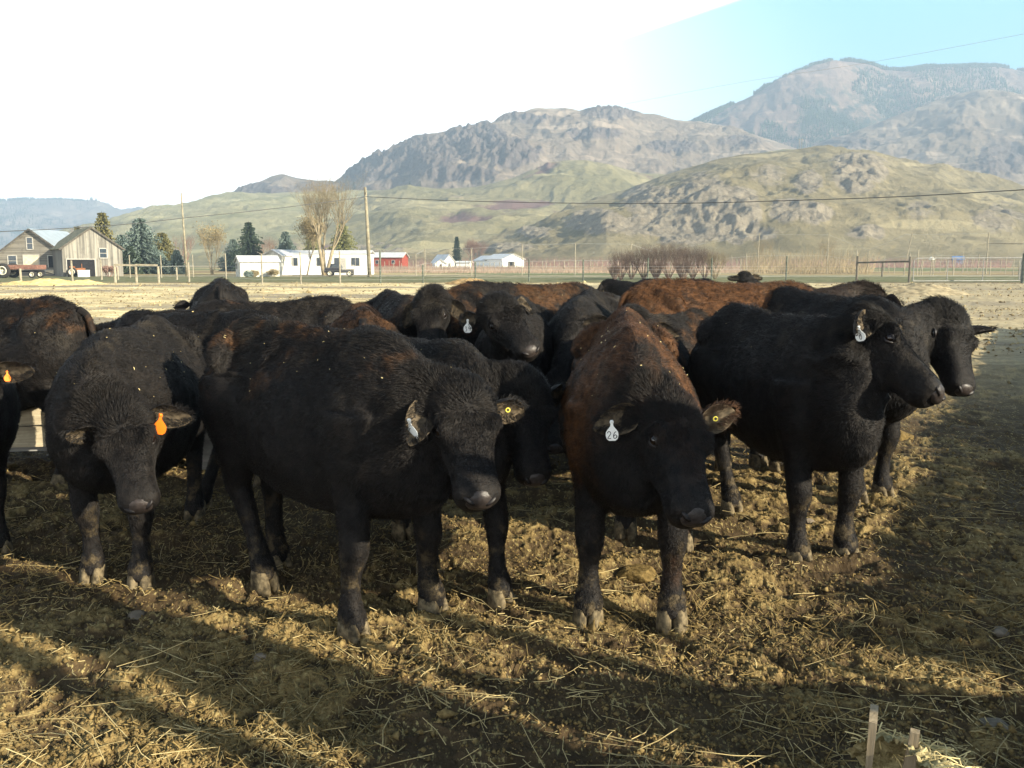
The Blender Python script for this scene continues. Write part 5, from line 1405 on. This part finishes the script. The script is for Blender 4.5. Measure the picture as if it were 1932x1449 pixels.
# ================================================================== NEAR OBJECTS
def hgt(x, y): return near_h(x, y)
def wood_mat(name, a, b, axis=0):
    t = NT(name); s = [14, 14, 14]; s[axis] = .9
    v = t.mapped(tuple(s)); g = t.noise(3, 5, .7, v)
    c = t.mix(t.rng(g, .3, .7), a, b); c = t.mix(t.math('MULTIPLY', t.rng(t.noise(2.2, 5, .7), .5, .7), .6), c, tuple(x * .45 for x in a))
    t.bump(g, .5, .008); return t.fin(c, .85, .15)
M_WOODX = wood_mat('weathered_plank', (.30, .25, .17), (.48, .41, .28), 0)
M_WOODZ = wood_mat('weathered_upright', (.17, .135, .085), (.30, .24, .16), 2)
M_WOODG = wood_mat('grey_plank', (.17, .17, .16), (.28, .27, .25), 0)
def plank(mb, c, d, seed, M=None):
    """a slightly irregular board"""
    r = random.Random(seed); n = 6; L = d[0]; vs = []; 
    for i in range(n + 1):
        x = -L / 2 + L * i / n; o = r.uniform(-.003, .003); w = d[1] / 2 + r.uniform(-.002, .002); h = d[2] / 2 + r.uniform(-.003, .003)
        vs += [Vector((x, -w, -h + o)), Vector((x, w, -h + o)), Vector((x, w, h + o)), Vector((x, -w, h + o))]
    M = M or Matrix.Identity(3); vs = [M @ v + Vector(c) for v in vs]; fs = [(0, 3, 2, 1), (4 * n, 4 * n + 1, 4 * n + 2, 4 * n + 3)]
    for i in range(n):
        for k in range(4): a = 4 * i + k; b = 4 * i + (k + 1) % 4; fs.append((a, b, b + 4, a + 4))
    mb.add(vs, fs)
# feed bunk behind the left cow
fb = empty('feed_bunk', (-3.75, 7.0, .0), math.radians(8)); tag(fb, 'low grey plank feed bunk between the left edge and the orange-tagged cow', 'feed bunk')
for k in range(2):
    m = MB(); plank(m, (0, -.42, .30 + .17 * k), (3.0, .045, .155), k); m.build('plank', M_WOODX, fb)
    m = MB(); plank(m, (0, .42, .30 + .17 * k), (3.0, .045, .155), k + 5); m.build('plank', M_WOODX, fb)
for k in range(4):
    m = MB(); plank(m, (0, -.30 + .2 * k, .20 + .002 * k), (2.96, .19, .04), k + 9); m.build('plank', M_WOODG, fb)
m = MB(); plank(m, (0, -.40, .58), (3.1, .19, .045), 21); m.build('plank', M_WOODG, fb)
m = MB(); plank(m, (0, .40, .58), (3.1, .19, .045), 22); m.build('plank', M_WOODG, fb)
for x_ in (-1.3, .35, 1.35):
    m = MB(); m.box((x_, -.50, .25), (.15, .10, .62)); m.box((x_, .50, .25), (.15, .10, .62)); m.build('leg', M_WOODG, fb)
# manger at the lower right corner, full of hay
mg = empty('hay_manger', (1.22, 1.55, 0)); tag(mg, 'wooden manger filled with hay cut off by the lower right corner', 'manger')
def mangerplank(px0, py0, z0, w, th, L, nm, sd):
    a_, b_ = ray(px0, py0); Yp = (CAM_H - z0) / -b_; p = Vector((a_ * Yp, Yp, z0)) - Vector((1.22, 1.55, 0))
    m = MB(); plank(m, (p.x, p.y, z0 - L / 2), (L, w, th), sd, Matrix.Rotation(math.radians(-24), 3, 'Z') @ Matrix.Rotation(.04, 3, 'Y') @ Matrix.Rotation(math.pi / 2, 3, 'Y')); m.build(nm, M_WOODZ, mg)
mangerplank(1638, 1344, .60, .085, .014, .70, 'upright_board', 1)
mangerplank(1712, 1376, .585, .018, .024, .66, 'upright_board', 2)
m = MB(); plank(m, (-.30, -.12, .24), (.85, .022, .20), 3, Matrix.Rotation(math.radians(118), 3, 'Z')); m.build('side_board', M_WOODX, mg)
gx, gy = np.meshgrid(np.linspace(.86, 1.30, 110) - 1.22, np.linspace(.9, 2.16, 200) - 1.55, indexing='ij')
e = np.clip(1 - ((gx + 1.22 - .84) / .36) ** 2 - ((gy + 1.55 - 1.60) / .60) ** 2, 0, 1) ** .5
hz_ = .20 + .36 * e + .09 * (fbm(gx * 9, gy * 9, 4, 3, .6) - .5) + .04 * (fbm(gx * 50, gy * 50, 3, 2, .7) - .5)
V = np.stack([gx, gy, hz_], -1).reshape(-1, 3); i = np.arange(109)[:, None] * 200; j = np.arange(199)[None, :]
F = np.stack([i + j, i + 200 + j, i + 201 + j, i + j + 1], -1).reshape(-1, 4)
t = NT('loose_hay'); c = t.mix(t.rng(t.noise(22, 5, .7), .35, .65), (.22, .18, .08), (.48, .41, .22)); t.bump(t.noise(70, 4, .7), .8, .02); M_HAY = t.fin(c, .85, .15)
np_mesh('hay', V, F, M_HAY, mg)['kind'] = 'stuff'

r = np.random.default_rng(77); nst = 600
hx = r.uniform(.87, 1.20, nst); hy = r.uniform(1.2, 2.14, nst)
he = np.clip(1 - ((hx - .84) / .36) ** 2 - ((hy - 1.60) / .60) ** 2, 0, 1) ** .5; hzz = .20 + .36 * he + .012
hd = r.normal(0, 1, (nst, 3)); hd[:, 2] *= .35; hd /= np.linalg.norm(hd, axis=1)[:, None]; hl = r.uniform(.02, .09, nst)[:, None]
hp = np.stack([hx - 1.22, hy - 1.55, hzz], 1)
curves_obj('hay_stalks', np.stack([hp - hd * hl / 2, hp + r.normal(0, .006, (nst, 3)) + [0, 0, .006], hp + hd * hl / 2], 1), np.repeat(r.uniform(.0008, .0018, nst)[:, None], 3, 1), M_STRAW, mg)['kind'] = 'stuff'
# ---- stones and dung lumps
def stone(px, py, r, squash, mat, label, seed, name='stone', group='loose stones on the pen floor'):
    g = G(px, py); g.z = hgt(g.x, g.y) + r * .12
    bm = bmesh.new(); bmesh.ops.create_icosphere(bm, subdivisions=4, radius=r); 
    co = np.array([v.co[:] for v in bm.verts])
    n = fbm(co[:, 0] / r * 1.1 + seed * 3, co[:, 1] / r * 1.1 + co[:, 2] / r, 4, seed); 
    rg_ = random.Random(seed)
    planes = [Vector((rg_.gauss(0, 1), rg_.gauss(0, 1), rg_.gauss(.2, .8))).normalized() for _ in range(9)]
    for v, q in zip(bm.verts, n):
        for pl in planes:
            d = v.co.dot(pl) - r * .74
            if d > 0: v.co -= pl * d * .85
        v.co *= .9 + .3 * q; v.co.z *= squash
    me = bpy.data.meshes.new(name); bm.to_mesh(me); bm.free(); me.shade_smooth(); me.materials.append(mat)
    o = bpy.data.objects.new(name, me); C.objects.link(o); o.location = g; o.rotation_euler = (0, 0, seed); tag(o, label, 'stone' if name == 'stone' else 'dung lump', group)
M_STONE = plain('river_stone', (.17, .14, .105), .9, .05, .3, 14, bump=.5)
stone(258, 1158, .048, .7, M_STONE, 'grey-tan stone lying before the orange-tagged cow', 3)
stone(1525, 996, .035, .8, M_STONE, 'pale round stone between the legs of the side-on black cow', 4)
stone(1886, 1196, .035, .7, M_STONE, 'small dull stone on the shaded ground at the right', 5)
stone(1880, 1370, .06, .5, M_STONE, 'flat stone in the shade above the hay manger', 6)
stone(492, 1085 + 170, .03, .6, M_STONE, 'small half-buried stone in the big foreground shadow', 7)
M_DUNG = plain('dry_dung', (.13, .09, .035), .95, .05, .4, 30, bump=.8)
stone(1200, 1078, .11, .30, M_DUNG, 'big rounded dung lump behind the legs of cow number 26', 8, 'dung_lump', 'dung lumps')
stone(1690, 830, .16, .4, M_DUNG, 'dung lump on the lit ground beyond the side-on black cow', 9, 'dung_lump', 'dung lumps')
# hay heaps far out
def heap(px, py, rx, ry, h_, mat, label, seed):
    g = G(px, py); n = 60; a = np.linspace(0, 2 * np.pi, n, endpoint=False); rr = np.linspace(0, 1, 30)
    A, Rr = np.meshgrid(a, rr, indexing='ij'); xx = np.cos(A) * Rr * rx; yy = np.sin(A) * Rr * ry
    z = h_ * np.clip(1 - Rr ** 1.6, 0, 1) * (.6 + .8 * fbm(xx * 1.5 + seed, yy * 1.5, 4, seed)) + .10 * (fbm(xx * 6, yy * 6, 3, seed + 2) - .5) - .08 * Rr
    V = np.stack([xx, yy, z], -1).reshape(-1, 3); i = np.arange(n)[:, None] * 30; i2 = ((np.arange(n) + 1) % n)[:, None] * 30; j = np.arange(29)[None, :]
    F = np.stack([i + j, i + j + 1, i2 + j + 1, i2 + j], -1).reshape(-1, 4)
    o = np_mesh('hay_heap', V, F, mat); o.location = (g.x, g.y, 0); tag(o, label, 'heap', 'low heaps of spoiled hay')
M_OLDHAY = plain('old_hay', (.30, .25, .16), .95, .05, .4, 3, bump=1.0)
M_YHAY = plain('yellow_hay', (.62, .48, .22), .95, .05, .3, 3, bump=1.0)
heap(1730, 556, 3.0, 2.2, .55, M_OLDHAY, 'grey-brown heap of old hay before the metal gate', 1)
heap(885, 536, 2.2, 2.0, .45, plain('brown_manure', (.34, .23, .11), .95, .05, .3, 3, bump=1.0), 'brown heap by the pen fence above the cow tagged 39', 2)
heap(85, 538, 3.8, 2.0, .45, M_YHAY, 'yellow straw heap in front of the farm wagon', 3)
heap(150, 537, 2.4, 1.6, .35, M_YHAY, 'smaller yellow straw heap in front of the barn', 4)

# ---- straw stalks and crumbs of dung, uncountable
def straw(n, seed, name, label, l0, l1, w0, w1, mat, ymax=15, lift=.014, tilt=.16):
    r = np.random.default_rng(seed); u = r.random(n); y = 1 / (1 / 2.0 + (1 / ymax - 1 / 2.0) * u ** .80)
    x = r.uniform(-.68, .68, n) * (y + .3)
    keep = fbm(x * 1.1, y * 1.1, 3, seed) + r.normal(0, .05, n) > .48; x, y = x[keep], y[keep]; n = len(x)
    z, m = ground_height(x, y)
    L = r.gamma(2.2, (l1 - l0) / 3.2, n) + l0; a = r.uniform(0, np.pi, n); ti = r.normal(0, tilt, n); w = r.uniform(w0, w1, n)
    d = np.stack([np.cos(a) * np.cos(ti), np.sin(a) * np.cos(ti), np.sin(ti)], 1); sd = np.stack([-np.sin(a), np.cos(a), 0 * a], 1); up = np.cross(d, sd)
    c = np.stack([x, y, z + lift * r.uniform(.3, 1.4, n) + np.abs(np.sin(ti)) * L * .42], 1); bend = r.normal(0, .07, n)[:, None] * L[:, None]
    P0, P1, P2 = c - d * L[:, None] / 2, c + sd * bend + up * .05 * L[:, None] * 0, c + d * L[:, None] / 2
    V = []
    for p in (P0, P1, P2):
        for q in (0, 1, 2):
            ang = q * 2 * np.pi / 3; V.append(p + (sd * np.cos(ang) + up * np.sin(ang)) * w[:, None])
    V = np.stack(V, 1).reshape(-1, 3); i = np.arange(n)[:, None] * 9; F = []
    for s_ in (0, 3):
        for q in (0, 1, 2): F.append(i + [s_ + q, s_ + (q + 1) % 3, s_ + 3 + (q + 1) % 3, s_ + 3 + q])
    tag(np_mesh(name, V, np.vstack(F), mat, smooth=False), label, 'straw', kind='stuff')
M_STRAWL = plain('straw_pale', (.40, .32, .155), .7, .2, .35, 2.5)
M_STRAWD = plain('straw_dull', (.20, .145, .058), .85, .15, .4, 2.5)
straw(2800, 1, 'loose_straw', 'long pale straw stalks strewn over the pen floor', .025, .17, .0008, .0021, M_STRAWL)
straw(24000, 2, 'chaff_litter', 'short broken straw and chaff covering the pen floor', .010, .055, .0012, .0026, M_STRAWD, 12, .010, .5)
straw(6000, 3, 'pale_chaff', 'small pale bits of hay in the dung', .008, .04, .0012, .0024, M_STRAWL, 14, .012, .45)
def crumbs(n, seed):
    r = np.random.default_rng(seed); u = r.random(n); y = 1 / (1 / 2.2 + (1 / 11.0 - 1 / 2.2) * u ** .85); x = r.uniform(-.66, .66, n) * (y + .3)
    z, m = ground_height(x, y); keep = m + r.normal(0, .12, n) > .18; x, y, z = x[keep], y[keep], z[keep]; n = len(x)
    s = r.gamma(1.2, .0021, n) + .0018; base = np.array([[1, 0, 0], [-1, 0, 0], [0, 1, 0], [0, -1, 0], [0, 0, 1], [0, 0, -1]], float)
    V = base[None] * s[:, None, None] * r.uniform(.55, 1.45, (n, 6, 1)) + r.normal(0, .25, (n, 6, 3)) * s[:, None, None] + np.stack([x, y, z + s * .45], 1)[:, None]
    i = np.arange(n)[:, None] * 6; F = np.vstack([i + f for f in ([0, 2, 4], [2, 1, 4], [1, 3, 4], [3, 0, 4], [2, 0, 5], [1, 2, 5], [3, 1, 5], [0, 3, 5])])
    t = NT('crumbly_dung'); c = t.mix(t.rng(t.noise(30, 4, .7), .3, .7), (.09, .062, .025), (.235, .17, .072)); m = t.fin(c, .95, .08)
    tag(np_mesh('dung_crumbs', V.reshape(-1, 3), F, m, smooth=False), 'crumbs of trodden dung and earth over the pen floor', 'crumbs', kind='stuff')
crumbs(75000, 5)
def far_litter(n, seed):
    """dung, tufts and wisps over the further pen"""
    r = np.random.default_rng(seed); u = r.random(n); y = 11 * (72 / 11) ** (u ** .8); x = r.uniform(-.66, .66, n) * y
    keep = fbm(x * .35, y * .35, 3, seed) + r.normal(0, .08, n) > .46; x, y = x[keep], y[keep]; n = len(x); z, m = ground_height(x, y)
    s = (.006 + r.gamma(1.5, .006, n)) * (1 + y / 50); base = np.array([[1, 0, 0], [-.9, .2, 0], [0, 1, 0], [.1, -1, 0], [0, 0, .7], [0, 0, -.4]], float)
    V = base[None] * s[:, None, None] * r.uniform(.5, 1.6, (n, 6, 1)) + r.normal(0, .22, (n, 6, 3)) * s[:, None, None] + np.stack([x, y, z + s * .2], 1)[:, None]
    i = np.arange(n)[:, None] * 6; F = np.vstack([i + f for f in ([0, 2, 4], [2, 1, 4], [1, 3, 4], [3, 0, 4], [2, 0, 5], [1, 2, 5], [3, 1, 5], [0, 3, 5])])
    t = NT('pen_litter'); c = t.mix(t.rng(t.noise(1.3, 4, .7), .42, .60), (.11, .08, .04), (.45, .36, .19)); m = t.fin(c, .95, .08)
    tag(np_mesh('pen_litter', V.reshape(-1, 3), F, m, smooth=False), 'dung and hay litter over the sunlit far part of the pen', 'litter', kind='stuff')
far_litter(34000, 8)

# ---- unseen casters added beside the camera to shade the foreground and the cows
S_ = Vector((-math.sin(SUN_AZ), -math.cos(SUN_AZ), 0))       # the way shadows fall on the ground
def shade_fence(a, b, h_, label, wd=.24):
    a, b = Vector((*a, 0)), Vector((*b, 0)); d = b - a; L = d.length; rz = math.atan2(d.y, d.x); root = empty('added_shade_fence', a, rz); tag(root, label, 'fence')
    n = int(L / wd); m = MB(); plank(m, (0, 0, 0), (h_, .024, wd - .006), 3, Matrix.Rotation(math.pi / 2, 3, 'Y')); src = None
    for i in range(n):
        if src is None: src = m.build('plank', M_WOODZ, root); o = src
        else: o = src.copy(); C.objects.link(o); o.parent = root
        o.location = ((i + .5) * wd, 0, h_ / 2 + .02 + random.Random(i).uniform(-.04, .04))
    for z in (.3 * h_, .85 * h_):
        m = MB(); m.box((L / 2, -.06, z), (L, .05, .12)); m.build('rail', M_WOODX, root)

shade_fence((4.6, 1.62), (14.9, 19.4), 1.46, 'high plank fence added unseen at the right to shade the pen')  # added outside the view; its shadow darkens the right of the pen
shade_fence((2.25, 1.75), (4.56, 1.60), 1.12, 'low plank panel added unseen beside the camera to shade the near ground')  # invented panel, out of view, shading the ground nearest the camera
for x_, y_, r_, h_, lab in ((3.5, 1.50, .045, 2.05, 'slim unseen post added at the low plank panel for a thin shadow'), (3.19, .26, .065, 2.6, 'tall round unseen post added behind the low plank panel for a shadow stripe')):  # posts added out of view to lay narrow shadow stripes
    m = MB(); m.tube([(0, 0, -.1), (0, 0, h_)], [r_, r_], 10); tag(m.build('added_shadow_post', M_POLE, None, False, (x_, y_, 0)), lab, 'post')
bn = empty('added_shadow_drum', (3.14, .77, 0)); tag(bn, 'tall narrow metal drum on legs, added unseen to cast a broad shadow band', 'shadow caster')  # stand-in caster, added unseen for the broad foreground shadow band
m = MB(); m.tube([(0, 0, .45), (0, 0, .75), (0, 0, 2.55), (0, 0, 2.75)], [.10, .25, .25, .06], 20); m.build('drum', M_STEEL, bn, False)
for k in range(4):
    a_ = math.pi / 4 + k * math.pi / 2; m = MB(); m.tube([(.2 * math.cos(a_), .2 * math.sin(a_), 0), (.2 * math.cos(a_), .2 * math.sin(a_), .9)], .025, 6); m.build('leg', M_STEEL, bn)

ov = empty('added_shade_rail', (0, 0, 0)); tag(ov, 'raised rail and sheet on tall posts, added unseen to shade cow faces', 'rail')  # made up and unseen; its rail and sheet shade the front cows' faces
for x_ in (2.28, 2.98, 3.98):
    m = MB(); m.tube([(x_, 1.80 - .05 * (x_ - 2.2), -.1), (x_, 1.80 - .05 * (x_ - 2.2), 2.42)], .022, 8); m.build('post', M_POLE, ov)
m = MB(); m.bar((2.2, 1.80, 1.985), (3.0, 1.76, 1.985), .04, .085); m.build('rail', M_WOODX, ov)
m = MB(); m.bar((3.0, 1.74, 2.10), (3.98, 1.69, 2.10), .018, .52); m.build('sheet', M_WOODX, ov)
